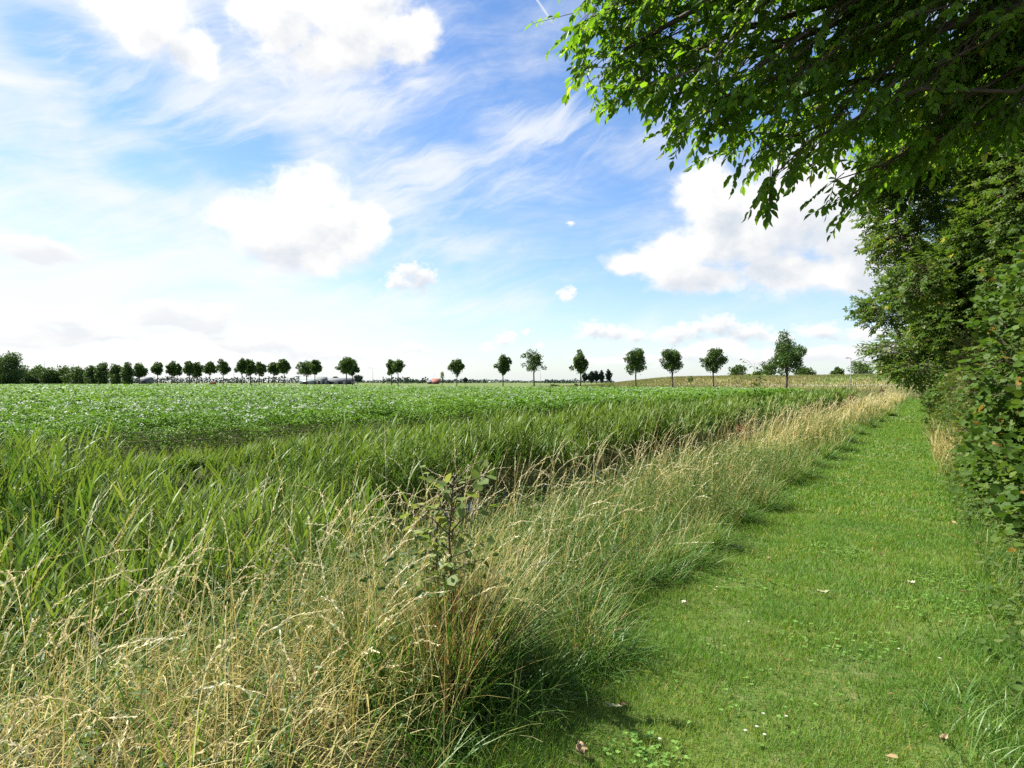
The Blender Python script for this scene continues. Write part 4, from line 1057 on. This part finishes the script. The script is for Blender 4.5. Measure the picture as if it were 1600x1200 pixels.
SH = [
 ('hazel_shrub', 8.4, .95, 1.0, 3.2, 11000, .085, ROUND, M_hazel, 'near hazel shrub with big round leaves at the right edge of the photo'),
 ('hazel_shrub', 10.2, 1.0, 1.05, 3.9, 13000, .085, ROUND, M_hazel, 'tall hazel shrub with glossy round leaves and dry twigs, second from the right edge'),
 ('hazel_shrub', 12.2, .95, 1.1, 3.6, 12000, .08, ROUND, M_hazel, 'darker hazel shrub behind the tall one, where the hedge meets the straw grass'),
 ('hawthorn_shrub', 14.4, .95, 1.25, 3.0, 12000, .055, LOBED, M_thorn, 'yellow-green hawthorn shrub right behind the hazels'),
 ('hawthorn_shrub', 16.9, .95, 1.4, 3.3, 12000, .06, LOBED, M_thorn, 'taller yellowing hawthorn shrub under the maple branches'),
 ('hawthorn_shrub', 20.0, .95, 1.6, 3.0, 10000, .065, LOBED, M_hazel, 'green hawthorn shrub in the middle of the hedge'),
 ('hawthorn_shrub', 23.5, 1., 1.8, 3.3, 10000, .075, LOBED, M_thorn, 'reddish tinged hawthorn shrub past the middle of the hedge'),
 ('bramble_shrub', 27.5, .95, 2.0, 2.6, 8000, .09, ROUND, M_hazel, 'low bramble shrub under the layered branches'),
 ('hawthorn_shrub', 32, 1., 2.3, 2.8, 5000, .10, LOBED, M_thorn, 'pale hawthorn shrub beyond the bramble'),
 ('hawthorn_shrub', 37.5, 1., 2.8, 2.6, 5000, .12, ROUND, M_hazel, 'distant dark green hedge shrub below the far crowns'),
 ('hawthorn_shrub', 45, 1.1, 3.6, 2.7, 5000, .14, ROUND, M_thorn, 'distant light green hedge shrub next to the last'),
 ('hawthorn_shrub', 55, 1.2, 5.0, 2.6, 5000, .17, ROUND, M_hazel, 'farthest hedge shrub at the end of the path'),
]
for i, (nm, Y, rx, ry, h, n, L, tm, mt, lab) in enumerate(SH):
    shrub(nm, hx(Y) + rx, Y, rx, ry, h, n, L, tm, mt, lab, G6, 700 + i)

def limb(mb, a, b, r0, r1, sag=.15, n=6, sides=7):
    a = np.asarray(a, float); b = np.asarray(b, float); t = np.linspace(0, 1, n)[:, None]
    p = a * (1 - t) + b * t
    p[:, 2] += (np.sin(t[:, 0] * np.pi) * sag * np.linalg.norm(b - a))
    p[1:-1] += rng.normal(0, .02 * np.linalg.norm(b - a), (n - 2, 3))
    tube(mb, p, np.linspace(r0, r1, n), sides); return p
def row_tree(name, X, Y, c, rad, n, L, tmpl, mat, label, seed, layers=False, flat=.6, droop=.35, nl=8, shell=.55, lobsize=.40, nlob=20, extra=()):
    z = float(gz(X, Y)); t = thing(name, (X, Y, z), label, 'tree', 'trees of the hedge row on the right')
    lob = clump_lobes(c[0] - X, c[1] - Y, c[2], rad[0] * .82, rad[1] * .82, rad[2] * .82, nlob, lobsize, seed)
    if layers:
        lob = [(a, b_, cc, l1 * 1.15, l2 * 1.15, l3 * .42) for (a, b_, cc, l1, l2, l3) in lob]
    lob += [(a - X, b_ - Y, cc, l1, l2, l3) for (a, b_, cc, l1, l2, l3) in extra]
    P, v = crown_points(lob, int(n / nl), shell)
    D = norm(v * [1, 1, .35] + rng.normal(0, .4, v.shape) + norm(P - np.array([0, 0, c[2]])) * .5)
    foliage_on_twigs(t, P, D, .34 * (L / .09), nl, L, tmpl, mat, droop, True, flat=flat)
    mb = MB(); H = c[2] + rad[2] * .6
    tube(mb, [[0, 0, -.2], [.05, .03, 1.2], [-.04, .06, c[2] * .6], [c[0] * 0 + (c[0] - X) * .3, (c[1] - Y) * .3, c[2]], [(c[0] - X) * .5, (c[1] - Y) * .5, H]], [.19, .16, .13, .09, .03], 9)
    ends = []
    for l in lob[:8]:
        z0 = np.clip(l[2] - .8, 1.2, H); f = z0 / H
        ends.append(limb(mb, [(c[0] - X) * .4 * f, (c[1] - Y) * .4 * f, z0], l[:3], .034, .008, .06))
    mb.build('trunk', M_bark, t)
    return t
row_tree('maple_tree', 3.0, 16.5, (2.65, 17.0, 6.1), (3.35, 3.0, 4.3), 68000, .115, LOBED, M_maple, 'large field maple whose dense crown leans over the path above the hazels', 801, extra=[(-.7, 17.5, 4.7, .5, .7, .4), (-.3, 16.5, 3.7, .5, .7, .4)] + [(*at(px, d, zof(py, d)), q, q, q * .8) for (px, py, d, q) in ((1425, 250, 15, .85), (1410, 330, 15.5, .7), (1450, 200, 14.5, 1.0), (1400, 285, 16, .5))])
row_tree('maple_tree', 3.2, 10.8, (3.4, 11.2, 5.2), (2.6, 2.4, 3.4), 42000, .105, LOBED, M_maple, 'nearer field maple with pale winged seeds at the right edge under the cherry boughs', 802)
row_tree('maple_tree', 2.8, 23.5, (2.3, 23.5, 5.0), (3.3, 3.3, 3.4), 46000, .14, LOBED, M_maple, 'field maple behind the large leaning one, its crown lower on the path side', 803, extra=[(-1.3, 24., 3.9, .7, .8, .45)])
row_tree('hornbeam_tree', 2.4, 32, (1.2, 32, 4.2), (3.5, 3.8, 2.8), 36000, .155, OVATE, M_maple, 'hornbeam with flat layered sprays reaching out over the path', 804, layers=True, flat=1.3, droop=.05, extra=[(-1.3, 31, 2.9, 1.1, 1.3, .35), (-.9, 33, 2.3, 1.2, 1.4, .35), (-.6, 30, 2.1, .9, 1.2, .3)])
row_tree('hornbeam_tree', 2.2, 43, (1.2, 43, 4.3), (3.4, 4.2, 2.7), 18000, .18, OVATE, M_maple, 'farther hornbeam low over the path beyond the first layered one', 805, layers=True, flat=1.2, droop=.05, extra=[(-1.2, 42, 2.4, 1.2, 1.6, .4), (-.9, 45, 1.9, 1.1, 1.6, .35)])
row_tree('hornbeam_tree', 2.6, 56, (1.6, 56, 4.0), (3.0, 5, 2.6), 12000, .22, OVATE, M_maple, 'last small hedge tree at the far end of the row', 806, flat=1., droop=.1)

# the big cherry whose boughs hang over the photo's upper right
CX, CY = 2.9, 5.4
ch = thing('cherry_tree', (CX, CY, 0), 'big cherry tree whose drooping leafy boughs hang over the path at the top right', 'tree', 'trees of the hedge row on the right')
tr = MB()
tube(tr, [[0, 0, -.2], [-.05, .03, 1], [-.02, .05, 2.2], [-.15, 0, 3.4], [-.3, 0, 4.8], [-.3, .1, 6.6]], [.26, .22, .2, .17, .12, .05], 10)
off = np.array([CX, CY, 0])
TIPS = [(885, 45, 5.1), (868, 98, 5.0), (935, 150, 5.2), (932, 206, 5.0), (1000, 215, 5.3), (1032, 255, 5.0), (1120, 240, 5.6), (1135, 300, 5.2), (1152, 348, 5.0), (1215, 300, 5.6), (1250, 345, 5.3), (1282, 376, 5.2), (1318, 345, 5.4), (1345, 310, 6.0), (1395, 270, 6.6), (960, 90, 5.6), (1080, 190, 5.9), (1180, 260, 6.2), (1270, 280, 6.4), (1440, 260, 7.2), (1020, 20, 5.0), (1150, 60, 4.4), (1300, 100, 4.6), (1450, 150, 5.0)]
Ps, Ds = [], []
TW = {}
ALL = []
for (px, py, d) in TIPS:
    ALL.append((at(px + 46, d, zof(py, d) + .30) - off, 1))
    for q in range(2):
        v_ = at(px + 46, d, zof(py, d) + .34) - off
        ALL.append((v_ * np.array([rng.uniform(.72, .98), 1, 1]) + np.array([0, rng.normal(0, .35), rng.uniform(.05, .6)]), 0))
for i, (tip, main) in enumerate(ALL):
    z0 = float(np.clip(tip[2] + rng.uniform(.3, 1.0), 2.6, 5.2)); st = np.array([-.15, 0.02, z0])
    p = limb(tr, st, tip, .034 if main else .024, .004, .10, 9, 6)
    # side shoots along the outer two thirds of the bough
    for q in range(52 if main else 36):
        f = rng.uniform(.28, 1.0) ** .85; x = f * 8; i0 = min(int(x), 7); pos = p[i0] * (1 - (x - i0)) + p[i0 + 1] * (x - i0)
        ax_ = norm(p[i0 + 1] - p[i0]); sd_ = norm(np.cross(ax_, [0, 0, 1.])) * rng.choice([-1, 1])
        reach = rng.uniform(.06, .62) * (1.15 - f)
        dr = norm(ax_ * rng.uniform(.3, 1.) + sd_ * rng.uniform(.2, 1.) + np.array([0, 0, rng.uniform(-.35, .55)]))
        Ps.append(pos + dr * reach); Ds.append(norm(dr + np.array([0, 0, -.35]) + rng.normal(0, .2, 3)))
    Ps.append(tip.copy()); Ds.append(norm(norm(p[-1] - p[-2]) + np.array([0, 0, -.3])))
# upper and inner crown
lob = [(-.7, -.3, 5.4, 2.0, 2.0, .9), (.7, .4, 5.8, 2.4, 2.4, 1.5), (-1.8, -.2, 4.9, 1.6, 1.5, .6), (-2.8, -.4, 4.7, 1.3, 1.2, .45), (-1.1, 1.6, 4.8, 1.6, 1.4, .7), (-1.4, .4, 4.2, 1.2, 1.1, .45), (.6, 2.0, 5.1, 1.5, 1.3, 1.0), (-3.5, -.5, 4.7, .9, .9, .4), (0, .8, 4.6, 1.0, 1.0, .5)]
for (px, py, d, q) in ((955, 40, 5.3, .42), (975, 110, 5.2, .42), (1030, 30, 5.2, .5), (1040, 130, 5.4, .5), (1110, 190, 5.4, .45), (1100, 70, 5.2, .55), (1190, 210, 5.5, .5), (1180, 120, 5.2, .55), (1270, 200, 5.8, .5)):
    lob.append((*(at(px, d, zof(py, d) + .15) - off), q, q, q * .7))
P1, v1 = crown_points(lob, 2500, .25)
D1 = norm(v1 * [1, 1, .3] + rng.normal(0, .45, v1.shape) + np.array([-.25, 0, -.2]))
Pc = np.concatenate([np.array(Ps), P1]); Dc = np.concatenate([np.array(Ds), D1])
_r, _d = cam_rd(Pc[:, 0] + CX, Pc[:, 1] + CY)
Pc = Pc[_d > 4.1]; Dc = Dc[_d > 4.1]      # the crown stops short of the spot where the photographer stood
foliage_on_twigs(ch, Pc, Dc,   .24, 10, .083, OVATE, M_cherry, droop=.7, flat=.55, lvar=(.5, 1.2))
for l in lob:
    limb(tr, [-.15, 0, min(l[2] - .5, 4.6)], l[:3], .06, .015, .08, 7, 6)
tr.build('trunk', M_bark, ch)

# ------------------------------------------------------------------ foot of the hedge: straw, weeds, litter
mb = MB(); wd = MB()
for (y0, y1, ds, w) in ((3, 9, 160, .004), (9, 16, 330, .007), (16, 30, 200, .013), (30, 72, 40, .03)):
    X, Y = scatter(-.7, 1.6, y0, y1, ds)
    o_ = X - path_r(Y)
    k = (o_ > .02 - .2 * sstep(12.5, 14, Y) * sstep(26, 21, Y)) & (o_ < .95) & in_view(X, Y) & (rng.random(len(X)) < (.25 + .75 * sstep(12, 14.5, Y) * sstep(.3, .55, fbm(Y * .3, X * 0 + 1)) )); X, Y = X[k], Y[k]; N = len(X)
    base = np.stack([X, Y, gz(X, Y)], 1)
    hh = U(.25, .85, N) * (.3 + .7 * sstep(12, 15, Y))
    P, rn = blades(mb, base, hh, w * U(.7, 1.3, N), U(0, .45, N), U(.1, 1.3, N), 5, rng.random(N), None, 'stalk')
    X, Y = scatter(-.7, 2.0, y0, y1, ds * .9)
    o_ = X - path_r(Y); k = (o_ > -.08) & (o_ < 1.4) & in_view(X, Y); X, Y = X[k], Y[k]; N = len(X)
    base = np.stack([X, Y, gz(X, Y)], 1)
    blades(wd, base, U(.10, .35, N), w * U(1., 2., N), U(.1, .6, N), U(.3, 1.6, N), 4, rng.random(N))
    n2 = N // 2
    for q in range(4):
        az = U(0, 6.283, n2)
        leaves(wd, base[:n2] + np.stack([rng.normal(0, .04, n2), rng.normal(0, .04, n2), U(.03, .18, n2)], 1), np.stack([np.cos(az), np.sin(az), U(-.1, .5, n2)], 1), np.stack([rng.normal(0, .3, n2), rng.normal(0, .3, n2), np.ones(n2)], 1), U(.03, .06, n2), ROUND, U(0, 1, n2))
tag(mb.build('straw_grass', M_straw), 'straw coloured grass along the foot of the hedge right of the path', 'grass', kind='stuff')
tag(wd.build('hedge_weeds', M_weed), 'low green weeds and grass at the foot of the hedge', 'weeds', kind='stuff')
# longer lush grass in the lower right corner and clover patches
mb = MB()
X, Y = scatter(-.6, .9, 1.6, 5.2, 900); o_ = path_r(Y) - X
k = (o_ < .42 + .3 * (fbm(X * 2, Y * 2) - .5)) & in_view(X, Y) & (fbm(X * 2.2 + 3, Y * 2.2) > .38); X, Y = X[k], Y[k]; N = len(X)
blades(mb, np.stack([X, Y, gz(X, Y)], 1), U(.10, .26, N), U(.004, .008, N), U(.1, .7, N), U(.4, 1.9, N), 5, rng.random(N) * .8)
tag(mb.build('lush_grass', M_vgreen), 'longer lush green grass in the lower right corner of the path', 'grass', kind='stuff')
mb = MB()
for (cx_, cy_, rr_, n) in ((.1, 5.6, .35, 110), (.15, 6.4, .3, 80), (-1.05, 2.75, .16, 60), (-.8, 7.0, .25, 90), (-.5, 4.6, .3, 60), (-1.3, 5.5, .3, 60), (-.9, 3.6, .6, 30)):
    az = U(0, 6.283, n); q = np.sqrt(rng.random(n)) * rr_
    X = cx_ + q * np.cos(az) * 1.2; Y = cy_ + q * np.sin(az); h_ = U(.02, .055, n)
    a2 = U(0, 6.283, n)
    for j in range(3):
        a3 = a2 + j * 2.09
        leaves(mb, np.stack([X, Y, gz(X, Y) + h_], 1), np.stack([np.cos(a3), np.sin(a3), U(0, .25, n)], 1), np.tile([0, 0, 1.], (n, 1)) + rng.normal(0, .2, (n, 3)), U(.011, .020, n), ROUND, U(0, 1, n))
tag(mb.build('clover', M_clover), 'low clover patches growing in the mown path', 'clover', kind='stuff')
# daisies
mb = MB()
def daisies(X, Y, s):
    n = len(X)
    z = gz(X, Y) + U(.035, .06, n)
    for j in range(8):
        a = j * .7854 + U(0, .3, n)
        leaves(mb, np.stack([X, Y, z], 1), np.stack([np.cos(a), np.sin(a), np.full(n, .15)], 1), np.tile([0, 0, 1.], (n, 1)), s, OVATE, rng.random(n))
    az = U(0, 6.28, n)
    leaves(mb, np.stack([X - s * .2, Y - s * .2, z + .003], 1), np.tile([.7, .7, 0.], (n, 1)), np.tile([0, 0, 1.], (n, 1)), s * .55, ROUND, rng.random(n), 1)
pts = [ground_at(px, py) for px, py in ((1193, 1127), (1229, 1132), (1165, 1158), (1183, 1150), (1195, 1164), (1031, 1172), (1117, 931), (1405, 1025), (1469, 1045), (1120, 927), (1170, 980), (1282, 802), (1255, 770), (1245, 776))]
daisies(np.array([p_[0] for p_ in pts]), np.array([p_[1] for p_ in pts]), np.full(len(pts), .009))
for (px, py, n, sp) in ((1335, 762, 16, .35), (1250, 772, 10, .3), (1320, 730, 26, .7), (1390, 700, 50, 1.2), (1340, 690, 24, .8), (1400, 655, 60, 1.6), (1345, 715, 20, .8)):
    c_ = ground_at(px, py); daisies(c_[0] + rng.normal(0, sp * .5, n), c_[1] + rng.normal(0, sp, n), np.maximum(.011, .0011 * np.hypot(c_[0], c_[1])) * np.ones(n))
tag(mb.build('daisies', [M_white, solid('daisy_eye', (.7, .45, .05), .7)]), 'scattered small white daisies in the mown path', 'flowers', kind='stuff')
# scattered dead leaves and bits
mb = MB()
X, Y = scatter(-1.9, .4, 2, 20, 3.2); k = in_view(X, Y) & (X < path_r(Y)); X, Y = X[k], Y[k]; N = len(X); az = U(0, 6.28, N)
leaves(mb, np.stack([X, Y, gz(X, Y) + U(.03, .05, N)], 1), np.stack([np.cos(az), np.sin(az), U(-.2, .3, N)], 1), np.stack([rng.normal(0, .4, N), rng.normal(0, .4, N), np.ones(N)], 1), U(.02, .055, N), OVATE, rng.random(N))
X, Y = scatter(.0, .9, 8, 14, 30); k = in_view(X, Y); X, Y = X[k], Y[k]; N = len(X); az = U(0, 6.28, N)
leaves(mb, np.stack([X, Y, gz(X, Y) + U(.02, .06, N)], 1), np.stack([np.cos(az), np.sin(az), U(-.2, .3, N)], 1), np.stack([rng.normal(0, .4, N), rng.normal(0, .4, N), np.ones(N)], 1), U(.03, .07, N), OVATE, rng.random(N))
tag(mb.build('leaf_litter', M_brown), 'small brown dead leaves scattered over the path and under the hedge', 'leaf litter', kind='stuff')

# single fallen leaves that stand out
M_paleleaf = solid('pale_leaf', (.46, .44, .32), .7, (.36, .34, .23), 30)
M_oliveleaf = solid('olive_leaf', (.25, .27, .13), .6, (.17, .19, .08), 30)
M_tanleaf = solid('tan_leaf', (.26, .19, .10), .8, (.17, .115, .06), 30)
M_darkleaf = solid('dark_leaf', (.035, .06, .03), .5, (.025, .04, .02), 30)
def big_leaf(px, py, L, az, curl, mat, label, wid=.32):
    c_ = ground_at(px, py, .04)
    mb = MB(); K = 9; V = []
    for k_ in range(K):
        t_ = k_ / (K - 1); w_ = wid * math.sin(math.pi * min(1, t_ * .93 + .04)) ** .8
        for j in range(5):
            s_ = (j - 2) / 2
            V.append([(t_ - .5) * L, s_ * w_ * L * (1 + .06 * math.sin(t_ * 23 + j)), curl * L * (4 * (t_ - .5) ** 2 * .5 + abs(s_) ** 1.5 * .5) + .004 * math.sin(t_ * 17 + j * 2)])
    i = (np.arange(K - 1)[:, None] * 5 + np.arange(4)[None]).reshape(-1)
    V = np.array(V); ca, sa = math.cos(az), math.sin(az); V = V @ np.array([[ca, sa, 0], [-sa, ca, 0], [0, 0, 1]])
    mb.add(V, np.stack([i, i + 1, i + 6, i + 5], 1))
    o = mb.build('fallen_leaf', mat, smooth=True); o.location = [float(q) for q in c_]
    tag(o, label, 'leaf', 'fallen leaves on the mown path')
    sm = o.modifiers.new('thickness', 'SOLIDIFY'); sm.thickness = .0012
    st = MB(); tube(st, [[-L * .5 * ca, -L * .5 * sa, curl * L * .5], [-L * .62 * ca, -L * .62 * sa, curl * L * .55 + .004], [-L * .72 * ca, -L * .72 * sa, curl * L * .5]], [.0014, .0012, .001], 5); st.build('stalk', M_twig, o)
big_leaf(1069, 941, .055, 1.9, .1, M_paleleaf, 'pale cream fallen leaf lying near the left edge of the path')
big_leaf(1287, 927, .085, .3, .3, M_oliveleaf, 'curled olive fallen leaf in the middle of the path')
big_leaf(909, 1177, .075, 2.3, .45, M_tanleaf, 'big curled brown fallen leaf at the bottom of the photo')
big_leaf(1152, 856, .09, .2, .25, M_darkleaf, 'dark green fallen leaf near the verge in the middle distance')
big_leaf(1201, 873, .07, 2.0, .2, M_tanleaf, 'narrow yellowish tan fallen leaf right of the dark one', .18)
big_leaf(1425, 912, .06, .6, .4, M_paleleaf, 'crumpled pale fallen leaf on the right half of the path')
big_leaf(1476, 1157, .05, 1.2, .5, M_tanleaf, 'small crumpled tan fallen leaf at the lower right')
big_leaf(960, 1105, .08, .15, .15, M_oliveleaf, 'greenish fallen leaf lying in the shade of the verge', .16)

# ------------------------------------------------------------------ saplings and single stems
def sapling(px, d, h, n, L, label, seed, name='sapling', mat=M_hazel, spread=.16, tmpl=OVATE, lo=.25):
    loc = at(px, d, 0); loc[2] = float(gz(loc[0], loc[1]))
    g = np.random.default_rng(seed)
    t = thing(name, loc, label, 'sapling'); mb = MB(); lf = MB()
    tube(mb, [[0, 0, -.05], [.01, .01, h * .35], [-.015, 0, h * .7], [.01, .01, h]], [.011, .009, .006, .003], 6)
    Pp, Dd = [], []
    nb = max(6, n // 5)
    for q in range(nb):
        z0 = h * (lo + (.97 - lo) * q / nb); a = q * 2.4 + g.uniform(-.4, .4); ln = spread * g.uniform(.6, 1.4) * (1.25 - .5 * z0 / h)
        e = np.array([math.cos(a) * ln, math.sin(a) * ln, z0 + ln * g.uniform(.2, .9)])
        tube(mb, [[0, 0, z0], e * [.5, .5, 1] - [0, 0, ln * .15], e], [.0035, .0028, .0015], 4)
        for k_ in range(5):
            f = (k_ + 1) / 5; Pp.append(np.array([0, 0, z0]) * (1 - f) + e * f); Dd.append([math.cos(a + g.uniform(-1.2, 1.2)), math.sin(a + g.uniform(-1.2, 1.2)), g.uniform(-.9, .2)])
    Pp = np.array(Pp); Dd = np.array(Dd, float)
    leaves(lf, Pp, Dd, np.stack([g.normal(0, .5, len(Pp)), g.normal(0, .5, len(Pp)), np.ones(len(Pp))], 1), L * g.uniform(.6, 1.25, len(Pp)), tmpl, g.random(len(Pp)))
    mb.build('stem', M_twig, t); lf.build('foliage', mat, t)
    return t
sapling(705, 3.55, 1.13, 130, .062, 'young sapling with ovate green leaves rising from dry grass in the foreground', 41, tmpl=ROUND, spread=.20, lo=.35, mat=M_sapling)
sapling(684, 3.65, 1.05, 60, .055, 'thinner brown-stemmed sapling just left of the foreground sapling', 42, spread=.1, lo=.5, mat=M_sapling)
sapling(1178, 20, 2.75, 130, .15, 'young leafy sapling standing tall at the edge of the reeds in the middle distance', 43, spread=.34)
sapling(1432, 56, 2.6, 60, .22, 'small green sapling leaning by the fence post at the end of the path', 44, spread=.6)
# bare dark twig arching out of the verge
loc = ground_at(930, 925); t = thing('bare_twig', loc, 'bare dark arching twig sticking out of the verge grass near the path', 'twig')
mb = MB(); rgt = np.array([CA, SA, 0])
tube(mb, [[0, 0, 0], rgt * .05 + [0, 0, .18], rgt * .13 + [0, 0, .3], rgt * .25 + [0, 0, .42], rgt * .33 + [0, 0, .46]], [.005, .0045, .004, .003, .0015], 5); mb.build('stem', M_twig, t)
mb = MB(); tube(mb, [rgt * .13 + [0, 0, .3], rgt * .2 + [0, 0, .31], rgt * .27 + [0, 0, .27]], [.003, .0025, .001], 5); mb.build('side_shoot', M_twig, t)
# posts at the end of the path
G7 = 'wooden posts at the end of the path'
for (px, d, h, r_, lab) in ((1440, 64, 1.25, .07, 'dark wooden post at the end of the path by the hedge'), (1451, 66, 1.1, .06, 'lower wooden post half hidden by the hedge end')):
    loc = at(px, d, 0); loc[2] = float(gz(loc[0], loc[1])); t = thing('fence_post', loc, lab, 'post', G7)
    mb = MB(); tube(mb, [[0, 0, -.2], [.01, 0, h * .5], [.02, .01, h - .05], [.02, .01, h]], [r_ * 1.05, r_, r_ * .97, r_ * .7], 8); mb.build('post', M_wood, t)
print('faces', sum(len(o.data.polygons) for o in scene.objects if o.type == 'MESH'))
